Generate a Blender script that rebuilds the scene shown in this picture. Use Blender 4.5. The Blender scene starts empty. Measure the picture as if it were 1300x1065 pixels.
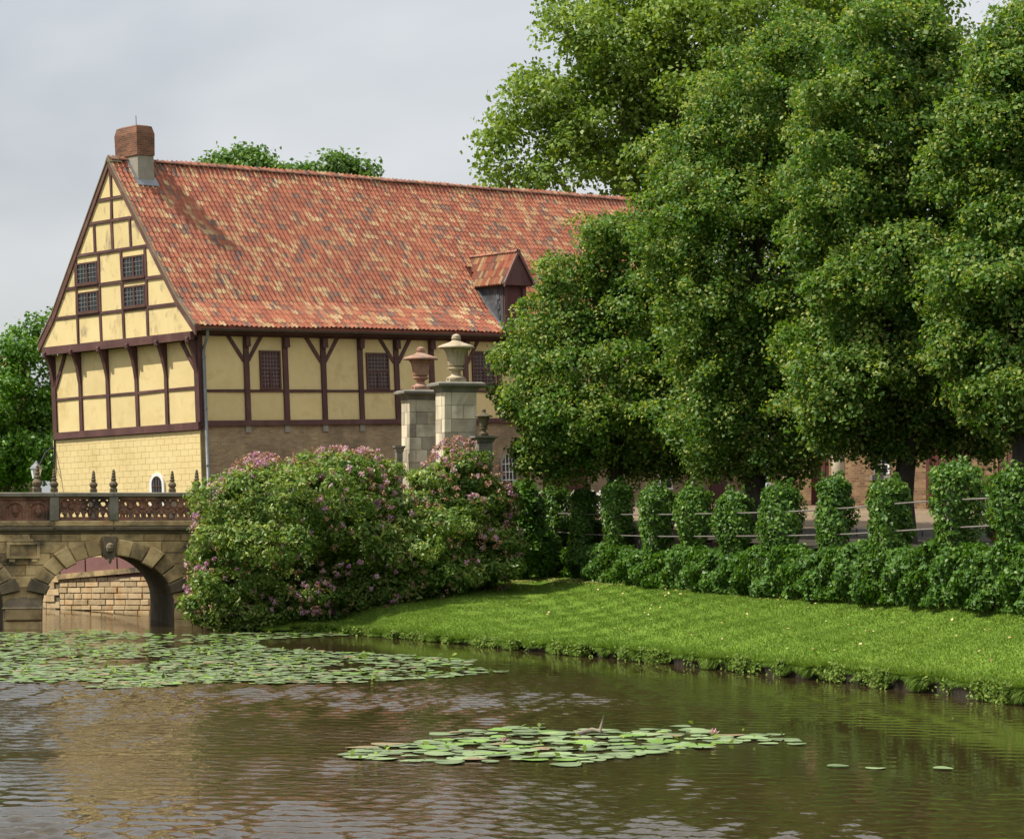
import bpy, bmesh, math, random
import numpy as np
from mathutils import Vector, Matrix

random.seed(7)
RNG = np.random.default_rng(7)
SC = bpy.context.scene
COL = SC.collection
R = math.radians

# ------------------------------------------------------------------ camera
F_PX, W_PX, H_PX, HORIZON, EYE = 3350.0, 1300.0, 1065.0, 626.0, 4.1
PITCH = math.atan((HORIZON - H_PX / 2) / F_PX)
cam_d = bpy.data.cameras.new('camera')
cam_d.sensor_fit = 'HORIZONTAL'
cam_d.sensor_width = 36.0
cam_d.lens = 36.0 * F_PX / W_PX
cam_d.clip_start = 0.5
cam_d.clip_end = 4000
cam = bpy.data.objects.new('camera', cam_d)
COL.objects.link(cam)
cam.location = (0, 0, EYE)
cam.rotation_euler = (math.pi / 2 + PITCH, 0, 0)
SC.camera = cam

# ------------------------------------------------------------------ sun, sky, exposure
SUN_DIR = Vector((-0.575, -0.10, 0.805)).normalized()        # towards the sun
sun_d = bpy.data.lights.new('sun', 'SUN')
sun_d.energy = 5.0
sun_d.angle = R(0.6)
sun_d.color = (1.0, 0.94, 0.83)
sun = bpy.data.objects.new('sun', sun_d)
COL.objects.link(sun)
sun.location = (-60, -10, 90)
sun.rotation_euler = (-SUN_DIR).to_track_quat('-Z', 'Y').to_euler()

world = bpy.data.worlds.new('World')
SC.world = world
world.use_nodes = True
nt = world.node_tree
nt.nodes.clear()
N = nt.nodes.new
wo = N('ShaderNodeOutputWorld')
bg = N('ShaderNodeBackground')
sky = N('ShaderNodeTexSky')
sky.sky_type = 'NISHITA'
sky.sun_disc = False
sky.sun_elevation = math.asin(SUN_DIR.z)
sky.sun_rotation = math.atan2(SUN_DIR.x, SUN_DIR.y)
tc = N('ShaderNodeTexCoord')
mp = N('ShaderNodeMapping')
mp.inputs['Scale'].default_value = (3.0, 3.0, 6.0)
mp.inputs['Location'].default_value = (2.35, 0.3, 0.55)
nz = N('ShaderNodeTexNoise')
nz.inputs['Scale'].default_value = 1.15
nz.inputs['Detail'].default_value = 4.5
nz.inputs['Roughness'].default_value = 0.48
nz.inputs['Distortion'].default_value = 0.35
cr = N('ShaderNodeValToRGB')
cr.color_ramp.elements[0].position = 0.40
cr.color_ramp.elements[0].color = (2.45, 2.57, 2.72, 1)
cr.color_ramp.elements[1].position = 0.62
cr.color_ramp.elements[1].color = (3.55, 3.60, 3.66, 1)
sep = N('ShaderNodeSeparateXYZ')
mr = N('ShaderNodeMapRange')                       # cloud decks are brighter overhead than near the horizon
mr.inputs['From Min'].default_value = 0.0
mr.inputs['From Max'].default_value = 1.0
mr.inputs['To Min'].default_value = 1.0
mr.inputs['To Max'].default_value = 3.5
vm = N('ShaderNodeVectorMath')
vm.operation = 'SCALE'
mx = N('ShaderNodeMix')
mx.data_type = 'RGBA'
mx.inputs['Factor'].default_value = 0.9
L = nt.links.new
L(tc.outputs['Generated'], mp.inputs['Vector'])
L(mp.outputs['Vector'], nz.inputs['Vector'])
L(nz.outputs['Fac'], cr.inputs['Fac'])
L(tc.outputs['Generated'], sep.inputs[0])
L(sep.outputs['Z'], mr.inputs['Value'])
L(cr.outputs['Color'], vm.inputs[0])
L(mr.outputs['Result'], vm.inputs['Scale'])
L(sky.outputs['Color'], mx.inputs['A'])
L(vm.outputs['Vector'], mx.inputs['B'])
L(mx.outputs['Result'], bg.inputs['Color'])
L(bg.outputs['Background'], wo.inputs['Surface'])
bg.inputs['Strength'].default_value = 0.115

SC.view_settings.view_transform = 'Standard'
SC.view_settings.look = 'None'
SC.view_settings.exposure = 0.5
SC.view_settings.gamma = 1.0
SC.render.engine = 'CYCLES'
SC.cycles.max_bounces = 6
SC.cycles.diffuse_bounces = 3
SC.cycles.glossy_bounces = 3
SC.cycles.transmission_bounces = 4
SC.cycles.transparent_max_bounces = 4
SC.cycles.caustics_reflective = False
SC.cycles.caustics_refractive = False


# ------------------------------------------------------------------ places in the photograph -> places in the world
def at(px, py, d):
    """world point at forward distance d (metres along +Y) seen at photo pixel px, py"""
    return Vector(((px - 650) / F_PX * d, d, EYE - (py - HORIZON) / F_PX * d))


def at_z(px, py, z):
    d = (EYE - z) * F_PX / (py - HORIZON)
    return Vector(((px - 650) / F_PX * d, d, z))


# ------------------------------------------------------------------ materials
MAT = {}


def new_mat(name):
    m = bpy.data.materials.new(name)
    m.use_nodes = True
    MAT[name] = m
    n = m.node_tree
    b = n.nodes['Principled BSDF']
    return m, n, b


def rgba(c):
    return (c[0], c[1], c[2], 1.0)


def noise_node(n, vec, scale, detail=5, rough=0.55, dist=0.0):
    t = n.nodes.new('ShaderNodeTexNoise')
    t.inputs['Scale'].default_value = scale
    t.inputs['Detail'].default_value = detail
    t.inputs['Roughness'].default_value = rough
    t.inputs['Distortion'].default_value = dist
    n.links.new(vec, t.inputs['Vector'])
    return t


def ramp_node(n, fac, stops):
    r = n.nodes.new('ShaderNodeValToRGB')
    el = r.color_ramp.elements
    while len(el) < len(stops):
        el.new(0.5)
    for e, (p, c) in zip(el, stops):
        e.position = p
        e.color = rgba(c)
    n.links.new(fac, r.inputs['Fac'])
    return r


def mix_node(n, a, b, fac, mode='MIX'):
    m = n.nodes.new('ShaderNodeMix')
    m.data_type = 'RGBA'
    m.blend_type = mode
    for sock, v in ((m.inputs['A'], a), (m.inputs['B'], b), (m.inputs['Factor'], fac)):
        if hasattr(v, 'links') or hasattr(v, 'is_linked'):
            n.links.new(v, sock)
        elif isinstance(v, (int, float)):
            sock.default_value = v
        else:
            sock.default_value = rgba(v)
    return m.outputs['Result']


def pos_vec(n, scale=(1, 1, 1), obj=False):
    if obj:
        t = n.nodes.new('ShaderNodeTexCoord')
        src = t.outputs['Object']
    else:
        t = n.nodes.new('ShaderNodeNewGeometry')
        src = t.outputs['Position']
    m = n.nodes.new('ShaderNodeMapping')
    m.inputs['Scale'].default_value = scale
    n.links.new(src, m.inputs['Vector'])
    return m.outputs['Vector']


def bump(n, b, height, strength, dist=0.02):
    k = n.nodes.new('ShaderNodeBump')
    k.inputs['Strength'].default_value = strength
    k.inputs['Distance'].default_value = dist
    n.links.new(height, k.inputs['Height'])
    n.links.new(k.outputs['Normal'], b.inputs['Normal'])
    return k


def mk(name, cols, scale=2.0, rough=0.8, bumpy=0.3, bump_scale=None, stain=None, stain_scale=0.6, stain_pos=(0.55, 0.72),
       rnd=0.0, stretch=(1, 1, 1), spec=0.3, metal=0.0, stain2=None, stain2_scale=3.0, stain2_pos=(0.6, 0.72)):
    """noise-coloured surface; stain = a second colour in large uneven patches; rnd = tone differs from piece to piece"""
    m, n, b = new_mat(name)
    v = pos_vec(n, stretch)
    t = noise_node(n, v, scale, 6, 0.6)
    k = len(cols)
    c = ramp_node(n, t.outputs['Fac'], [(0.3 + 0.4 * i / max(1, k - 1), cols[i]) for i in range(k)]).outputs['Color']
    if stain:
        s = noise_node(n, v, stain_scale, 6, 0.62, 0.4)
        f = ramp_node(n, s.outputs['Fac'], [(stain_pos[0], (0, 0, 0)), (stain_pos[1], (1, 1, 1))]).outputs['Color']
        c = mix_node(n, c, stain, f)
    if stain2:
        s = noise_node(n, v, stain2_scale, 6, 0.62, 0.4)
        f = ramp_node(n, s.outputs['Fac'], [(stain2_pos[0], (0, 0, 0)), (stain2_pos[1], (1, 1, 1))]).outputs['Color']
        c = mix_node(n, c, stain2, f)
    if rnd:
        oi = n.nodes.new('ShaderNodeObjectInfo')
        h = n.nodes.new('ShaderNodeHueSaturation')
        mm = n.nodes.new('ShaderNodeMapRange')
        mm.inputs['To Min'].default_value = 1 - rnd
        mm.inputs['To Max'].default_value = 1 + rnd
        n.links.new(oi.outputs['Random'], mm.inputs['Value'])
        n.links.new(mm.outputs['Result'], h.inputs['Value'])
        n.links.new(c, h.inputs['Color'])
        c = h.outputs['Color']
    n.links.new(c, b.inputs['Base Color'])
    b.inputs['Roughness'].default_value = rough
    b.inputs['Specular IOR Level'].default_value = spec
    b.inputs['Metallic'].default_value = metal
    if bumpy:
        t2 = noise_node(n, v, bump_scale or scale * 6, 4, 0.6)
        bump(n, b, t2.outputs['Fac'], bumpy)
    return m


def mk_brick(name, c1, c2, mortar, axis, bw=0.24, bh=0.072, stain=None, scale=1.0):
    """coursed brick over a wall; axis = local axis running along the wall"""
    m, n, b = new_mat(name)
    t = n.nodes.new('ShaderNodeTexCoord')
    s = n.nodes.new('ShaderNodeSeparateXYZ')
    n.links.new(t.outputs['Object'], s.inputs[0])
    cb = n.nodes.new('ShaderNodeCombineXYZ')
    n.links.new(s.outputs[axis], cb.inputs[0])
    n.links.new(s.outputs['Z'], cb.inputs[1])
    br = n.nodes.new('ShaderNodeTexBrick')
    br.inputs['Scale'].default_value = scale
    br.inputs['Brick Width'].default_value = bw
    br.inputs['Row Height'].default_value = bh
    br.inputs['Mortar Size'].default_value = 0.008
    br.inputs['Mortar Smooth'].default_value = 0.3
    br.inputs['Bias'].default_value = -0.1
    br.inputs['Color1'].default_value = rgba(c1)
    br.inputs['Color2'].default_value = rgba(c2)
    br.inputs['Mortar'].default_value = rgba(mortar)
    n.links.new(cb.outputs[0], br.inputs['Vector'])
    v = pos_vec(n)
    ns = noise_node(n, v, 1.1, 7, 0.65, 0.5)
    c = mix_node(n, br.outputs['Color'], ramp_node(n, ns.outputs['Fac'], [(0.3, (0.62, 0.6, 0.6)), (0.7, (1.2, 1.15, 1.05))]).outputs['Color'], 0.85, 'MULTIPLY')
    if stain:
        s2 = noise_node(n, v, 0.45, 6, 0.65, 0.6)
        f = ramp_node(n, s2.outputs['Fac'], [(0.5, (0, 0, 0)), (0.68, (1, 1, 1))]).outputs['Color']
        c = mix_node(n, c, stain, mix_node(n, (0, 0, 0), f, 0.55))
    n.links.new(c, b.inputs['Base Color'])
    b.inputs['Roughness'].default_value = 0.9
    b.inputs['Specular IOR Level'].default_value = 0.15
    bump(n, b, br.outputs['Fac'], -0.5, 0.01)
    return m


def mk_leaf(name, dark, mid, light, transl=0.35, rough=0.45, spec=0.35):
    """leaf whose own tone differs from leaf to leaf (attribute tint 0..1)"""
    m, n, b = new_mat(name)
    a = n.nodes.new('ShaderNodeAttribute')
    a.attribute_name = 'tint'
    c = ramp_node(n, a.outputs['Fac'], [(0.0, dark), (0.5, mid), (0.92, light)]).outputs['Color']
    n.links.new(c, b.inputs['Base Color'])
    b.inputs['Roughness'].default_value = rough
    b.inputs['Specular IOR Level'].default_value = spec
    tr = n.nodes.new('ShaderNodeBsdfTranslucent')
    c2 = mix_node(n, c, (1.25, 1.2, 0.45), 1.0, 'MULTIPLY')
    n.links.new(c2, tr.inputs['Color'])
    ms = n.nodes.new('ShaderNodeMixShader')
    ms.inputs[0].default_value = transl
    n.links.new(b.outputs[0], ms.inputs[1])
    n.links.new(tr.outputs[0], ms.inputs[2])
    n.links.new(ms.outputs[0], n.nodes['Material Output'].inputs['Surface'])
    return m


def mk_glass(name, col=(0.02, 0.025, 0.03), rough=0.08):
    m, n, b = new_mat(name)
    b.inputs['Base Color'].default_value = rgba(col)
    b.inputs['Roughness'].default_value = rough
    b.inputs['Specular IOR Level'].default_value = 0.6
    v = pos_vec(n)
    t = noise_node(n, v, 3.0, 2)
    bump(n, b, t.outputs['Fac'], 0.15, 0.02)
    return m


mk('plaster', [(0.55, 0.425, 0.195), (0.60, 0.475, 0.23), (0.63, 0.505, 0.26)], 1.3, 0.85, 0.25, 40, stain=(0.50, 0.375, 0.155), stain_scale=1.3, rnd=0.05)
mk('plaster_stained', [(0.55, 0.425, 0.195), (0.60, 0.475, 0.23), (0.63, 0.505, 0.26)], 1.3, 0.85, 0.25, 40,
   stain=(0.46, 0.35, 0.165), stain_scale=1.1, stain2=(0.22, 0.17, 0.11), stain2_scale=2.3, stain2_pos=(0.54, 0.72), stretch=(1, 1, 0.6), rnd=0.05)
mk('painted_block', [(0.585, 0.46, 0.215), (0.635, 0.51, 0.255)], 1.0, 0.85, 0.3, 30, stain=(0.53, 0.41, 0.18), stain_scale=0.8, rnd=0.018)
mk('block_joint', [(0.55, 0.43, 0.20), (0.59, 0.465, 0.225)], 2.0, 0.9, 0.2)
mk('timber', [(0.058, 0.024, 0.021), (0.098, 0.045, 0.040)], 2.2, 0.7, 0.4, 14, stain=(0.125, 0.062, 0.05), stain_scale=1.2, stretch=(1, 1, 0.5), rnd=0.12)
mk('bargeboard', [(0.085, 0.038, 0.03), (0.13, 0.062, 0.05)], 2.2, 0.6, 0.3, 14, stain=(0.17, 0.11, 0.085), stain_scale=1.0)
mk('barge_stone', [(0.14, 0.115, 0.07), (0.22, 0.19, 0.12)], 3.0, 0.9, 0.4)
mk_brick('house_brick', (0.25, 0.18, 0.105), (0.35, 0.265, 0.165), (0.31, 0.265, 0.195), 'X', stain=(0.13, 0.095, 0.06))
mk_brick('wing_brick', (0.13, 0.075, 0.042), (0.25, 0.165, 0.092), (0.21, 0.17, 0.125), 'X', 0.30, 0.098, stain=(0.095, 0.066, 0.042))
mk_brick('chimney_brick_y', (0.11, 0.050, 0.034), (0.23, 0.095, 0.055), (0.17, 0.14, 0.11), 'Y', 0.23, 0.07, stain=(0.10, 0.07, 0.05))
mk_brick('chimney_brick_x', (0.11, 0.050, 0.034), (0.23, 0.095, 0.055), (0.17, 0.14, 0.11), 'X', 0.23, 0.07, stain=(0.10, 0.07, 0.05))
mk('chimney_render', [(0.20, 0.18, 0.145), (0.30, 0.27, 0.215)], 2.5, 0.9, 0.4)
mk('lead', [(0.14, 0.15, 0.16), (0.20, 0.21, 0.225)], 3.0, 0.5, 0.2)
mk('slate', [(0.055, 0.058, 0.063), (0.10, 0.10, 0.105)], 4.0, 0.55, 0.3, rnd=0.25)
mk('zinc', [(0.15, 0.16, 0.165), (0.22, 0.23, 0.235)], 3.0, 0.45, 0.1, metal=0.3)
mk('gutter_dark', [(0.05, 0.04, 0.035), (0.09, 0.07, 0.06)], 3.0, 0.5, 0.2)
TILES = []
for i, (c, w) in enumerate([((0.345, 0.115, 0.060), 20), ((0.305, 0.095, 0.052), 20), ((0.375, 0.145, 0.078), 14), ((0.26, 0.082, 0.048), 14),
                            ((0.40, 0.24, 0.118), 9), ((0.44, 0.295, 0.155), 5), ((0.355, 0.18, 0.092), 8), ((0.15, 0.095, 0.076), 4), ((0.20, 0.102, 0.07), 8)]):
    mk('tile_%d' % i, [tuple(x * 0.82 for x in c), c, tuple(min(1, x * 1.1) for x in c)], 5.0, 0.75, 0.3, 30, stain=tuple(x * 0.62 for x in c), stain_scale=1.6, stain_pos=(0.58, 0.8),
       stain2=tuple(x * 0.70 + .012 for x in c), stain2_scale=0.55, stain2_pos=(.5, .75))
    TILES.append(('tile_%d' % i, w))
mk('tile_underlay', [(0.12, 0.04, 0.022), (0.2, 0.07, 0.04)], 3.0, 0.9, 0.3)
mk('ridge_tile', [(0.16, 0.085, 0.06), (0.30, 0.12, 0.07)], 3.0, 0.8, 0.3, stain=(0.10, 0.085, 0.07), stain_scale=2, rnd=0.25)
mk('window_frame', [(0.06, 0.027, 0.02), (0.095, 0.045, 0.035)], 3.0, 0.6, 0.2)
mk('white_frame', [(0.60, 0.59, 0.55), (0.72, 0.71, 0.67)], 3.0, 0.5, 0.1)
mk('lead_came', [(0.11, 0.105, 0.10), (0.17, 0.165, 0.16)], 5.0, 0.5, 0.1)
mk('red_door', [(0.060, 0.016, 0.015), (0.088, 0.025, 0.023)], 2.5, 0.55, 0.3, 10, stretch=(6, 6, 0.6))
mk_glass('glass')
mk_glass('glass_lit', (0.05, 0.06, 0.07), 0.15)
mk('mauve_paint', [(0.15, 0.070, 0.064), (0.20, 0.10, 0.09)], 1.6, 0.8, 0.2)
mk('sandstone', [(0.30, 0.205, 0.10), (0.42, 0.31, 0.175), (0.46, 0.36, 0.22)], 2.2, 0.9, 0.6, 16, stain=(0.42, 0.22, 0.07), stain_scale=1.2, stain2=(0.17, 0.13, 0.08), stain2_scale=2.2, rnd=0.2)
mk('bridge_stone', [(0.33, 0.235, 0.11), (0.48, 0.345, 0.165), (0.57, 0.43, 0.225)], 2.4, 0.92, 0.7, 14, stain=(0.07, 0.058, 0.04), stain_scale=0.9, stain_pos=(0.46, 0.66),
   stain2=(0.30, 0.155, 0.055), stain2_scale=1.4, rnd=0.32)
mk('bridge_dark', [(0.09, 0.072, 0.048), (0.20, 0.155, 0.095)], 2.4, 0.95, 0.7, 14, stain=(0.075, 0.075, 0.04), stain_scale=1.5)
mk('parapet_red', [(0.14, 0.062, 0.04), (0.25, 0.125, 0.08), (0.30, 0.19, 0.13)], 3.2, 0.92, 0.7, 18, stain=(0.06, 0.045, 0.035), stain_scale=1.3, stain_pos=(0.45, 0.66), rnd=0.12)
mk('coping_stone', [(0.14, 0.125, 0.095), (0.25, 0.225, 0.175)], 2.2, 0.9, 0.6, 14, stain=(0.10, 0.105, 0.05), stain_scale=1.4)
mk('moss_stone', [(0.07, 0.058, 0.036), (0.145, 0.115, 0.07)], 4.0, 0.95, 0.7, 20, stain=(0.09, 0.085, 0.04), stain_scale=2.2)
mk('pillar_stone', [(0.36, 0.31, 0.22), (0.46, 0.405, 0.295), (0.52, 0.465, 0.35)], 1.8, 0.9, 0.5, 14, stain=(0.14, 0.122, 0.092), stain_scale=1.0, stain_pos=(0.52, 0.74),
   stain2=(0.36, 0.27, 0.14), stain2_scale=1.6, stretch=(1, 1, 0.55), rnd=0.38)
mk('cap_stone', [(0.11, 0.103, 0.086), (0.20, 0.185, 0.15)], 2.4, 0.9, 0.5, 14, stain=(0.085, 0.085, 0.07), stain_scale=1.4)
mk('urn_red', [(0.22, 0.115, 0.08), (0.30, 0.165, 0.115), (0.35, 0.235, 0.17)], 3.2, 0.9, 0.5, 18, stain=(0.16, 0.13, 0.10), stain_scale=1.8)
mk('urn_grey', [(0.25, 0.195, 0.125), (0.35, 0.285, 0.19), (0.40, 0.33, 0.24)], 3.2, 0.9, 0.5, 18, stain=(0.14, 0.115, 0.08), stain_scale=1.8)
mk('iron', [(0.03, 0.03, 0.032), (0.06, 0.06, 0.062)], 4.0, 0.5, 0.2, metal=0.5)
mk('lamp_glass', [(0.62, 0.63, 0.62), (0.74, 0.75, 0.75)], 3.0, 0.15, 0.0, spec=0.6)
mk('rail_metal', [(0.11, 0.095, 0.085), (0.17, 0.15, 0.135)], 6.0, 0.5, 0.1)
mk('bark', [(0.025, 0.02, 0.015), (0.06, 0.05, 0.038)], 4.0, 0.95, 0.9, 9, stretch=(3, 3, 0.6))
mk('bark_pale', [(0.16, 0.13, 0.095), (0.26, 0.23, 0.17)], 3.0, 0.9, 0.5, 9)
mk('earth', [(0.016, 0.014, 0.009), (0.045, 0.036, 0.022)], 5.0, 0.95, 1.0, 14)
mk('lily_green', [(0.105, 0.155, 0.06), (0.175, 0.225, 0.10)], 3.0, 0.5, 0.4, 9, rnd=0.35, spec=0.35)
mk('lily_fresh', [(0.10, 0.20, 0.03), (0.17, 0.28, 0.05)], 1.4, 0.4, 0.2, 9, rnd=0.2)
mk('lily_brown', [(0.17, 0.12, 0.06), (0.22, 0.17, 0.09)], 2.4, 0.5, 0.2, 9)
mk('petal_pink', [(0.55, 0.28, 0.33), (0.68, 0.42, 0.46)], 5.0, 0.6, 0.0)
mk('cobbles', [(0.10, 0.070, 0.043), (0.20, 0.145, 0.09)], 5.0, 0.95, 0.8, 10, stain=(0.22, 0.16, 0.10), stain_scale=0.4)
mk('kerb', [(0.16, 0.15, 0.13), (0.26, 0.24, 0.21)], 2.0, 0.9, 0.5, rnd=0.2)
mk('dark_paint', [(0.02, 0.021, 0.024), (0.035, 0.036, 0.04)], 3.0, 0.25, 0.0, spec=0.5)
mk('chrome', [(0.55, 0.56, 0.58), (0.65, 0.66, 0.68)], 3.0, 0.2, 0.0, metal=0.9)
mk('rubber', [(0.015, 0.015, 0.016), (0.025, 0.025, 0.026)], 3.0, 0.8, 0.1)

mk_leaf('lime_leaf', (0.042, 0.104, 0.016), (0.105, 0.200, 0.031), (0.36, 0.39, 0.11), 0.44, 0.5, 0.25)
mk_leaf('plane_leaf', (0.085, 0.155, 0.022), (0.15, 0.235, 0.035), (0.27, 0.34, 0.08), 0.40, .5, .25)
mk_leaf('far_leaf', (0.055, 0.125, 0.025), (0.095, 0.19, 0.035), (0.19, 0.29, 0.07), 0.35)
mk_leaf('left_leaf', (0.032, 0.095, 0.010), (0.085, 0.20, 0.020), (0.17, 0.30, 0.045), 0.40)
mk_leaf('rhodo_leaf', (0.048, 0.112, 0.018), (0.135, 0.225, 0.038), (0.33, 0.37, 0.11), 0.36, 0.45, 0.3)
mk_leaf('rhodo_flower', (0.38, 0.16, 0.33), (0.50, 0.30, 0.42), (0.58, 0.45, 0.47), 0.30, 0.6, 0.2)
mk_leaf('spent_flower', (0.22, 0.11, 0.07), (0.38, 0.21, 0.15), (0.50, 0.36, 0.27), 0.20, 0.7, 0.2)
mk_leaf('ivy_leaf', (0.028, 0.078, 0.010), (0.075, 0.165, 0.020), (0.18, 0.28, 0.05), 0.32, 0.45, 0.25)
mk_leaf('grass_blade', (0.086, 0.158, 0.017), (0.120, 0.205, 0.023), (0.19, 0.26, 0.05), 0.35, 0.6, 0.2)
mk_leaf('bank_weed', (0.050, 0.095, 0.012), (0.11, 0.175, 0.022), (0.21, 0.27, 0.05), 0.3, 0.6, 0.15)
mk_leaf('red_bloom', (0.45, 0.03, 0.02), (0.60, 0.08, 0.03), (0.7, 0.2, 0.08), 0.2, 0.6, 0.2)
mk_leaf('fallen_leaf', (0.30, 0.22, 0.07), (0.42, 0.33, 0.12), (0.52, 0.45, 0.22), 0.1, 0.7, 0.2)
mk_leaf('dry_edge', (0.16, 0.20, 0.035), (0.25, 0.27, 0.07), (0.36, 0.34, 0.13), 0.25, 0.7, 0.2)


def grass_material():
    m, n, b = new_mat('lawn')
    v = pos_vec(n)
    t = noise_node(n, v, 0.35, 7, 0.62, .4)
    c = ramp_node(n, t.outputs['Fac'], [(0.3, (0.080, 0.143, 0.016)), (0.55, (0.110, 0.18, 0.022)), (0.75, (0.150, 0.20, 0.04))]).outputs['Color']
    t2 = noise_node(n, v, 5.0, 5, 0.7)
    c = mix_node(n, c, ramp_node(n, t2.outputs['Fac'], [(0.3, (0.72, 0.75, 0.7)), (0.7, (1.2, 1.15, 1.1))]).outputs['Color'], 0.8, 'MULTIPLY')
    n.links.new(c, b.inputs['Base Color'])
    b.inputs['Roughness'].default_value = 0.9
    b.inputs['Specular IOR Level'].default_value = 0.1
    t3 = noise_node(n, v, 22, 4, 0.7)
    bump(n, b, t3.outputs['Fac'], 0.6, 0.05)


grass_material()


def water_material():
    m, n, b = new_mat('water')
    v = pos_vec(n)
    b.inputs['Base Color'].default_value = (0.030, 0.021, 0.008, 1)
    b.inputs['Roughness'].default_value = 0.03
    b.inputs['IOR'].default_value = 1.33
    b.inputs['Specular IOR Level'].default_value = 0.5
    # wind-ruffled lanes between calm water
    vp = pos_vec(n, (0.5, 1.0, 1.0))
    p = noise_node(n, vp, 0.085, 3, 0.5, 0.6)
    patch = ramp_node(n, p.outputs['Fac'], [(0.44, (0.10, 0.10, 0.10)), (0.55, (1, 1, 1))]).outputs['Color']
    v1 = pos_vec(n, (1.0, 1.15, 1.0))
    a = noise_node(n, v1, 4.5, 3, 0.5, 0.4)
    c = noise_node(n, v1, 0.7, 2, 0.5, 0.3)
    s = n.nodes.new('ShaderNodeMath')
    s.operation = 'MULTIPLY_ADD'
    n.links.new(c.outputs['Fac'], s.inputs[0])
    s.inputs[1].default_value = 0.9
    n.links.new(a.outputs['Fac'], s.inputs[2])
    k = n.nodes.new('ShaderNodeBump')
    k.inputs['Distance'].default_value = 0.03
    mm = n.nodes.new('ShaderNodeMath')
    mm.operation = 'MULTIPLY'
    # the bank and its trees shelter the right-hand side from the breeze
    gpos = n.nodes.new('ShaderNodeNewGeometry')
    sp = n.nodes.new('ShaderNodeSeparateXYZ')
    n.links.new(gpos.outputs['Position'], sp.inputs[0])
    sh = n.nodes.new('ShaderNodeMapRange')
    sh.interpolation_type = 'SMOOTHSTEP'
    sh.inputs['From Min'].default_value = 6.5
    sh.inputs['From Max'].default_value = 0.0
    sh.inputs['To Min'].default_value = 0.10
    sh.inputs['To Max'].default_value = 1.0
    n.links.new(sp.outputs['X'], sh.inputs['Value'])
    m0 = n.nodes.new('ShaderNodeMath')
    m0.operation = 'MULTIPLY'
    n.links.new(patch, m0.inputs[0])
    n.links.new(sh.outputs['Result'], m0.inputs[1])
    n.links.new(m0.outputs[0], mm.inputs[0])
    mm.inputs[1].default_value = 0.75
    n.links.new(mm.outputs[0], k.inputs['Strength'])
    n.links.new(s.outputs[0], k.inputs['Height'])
    n.links.new(k.outputs['Normal'], b.inputs['Normal'])


water_material()


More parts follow.
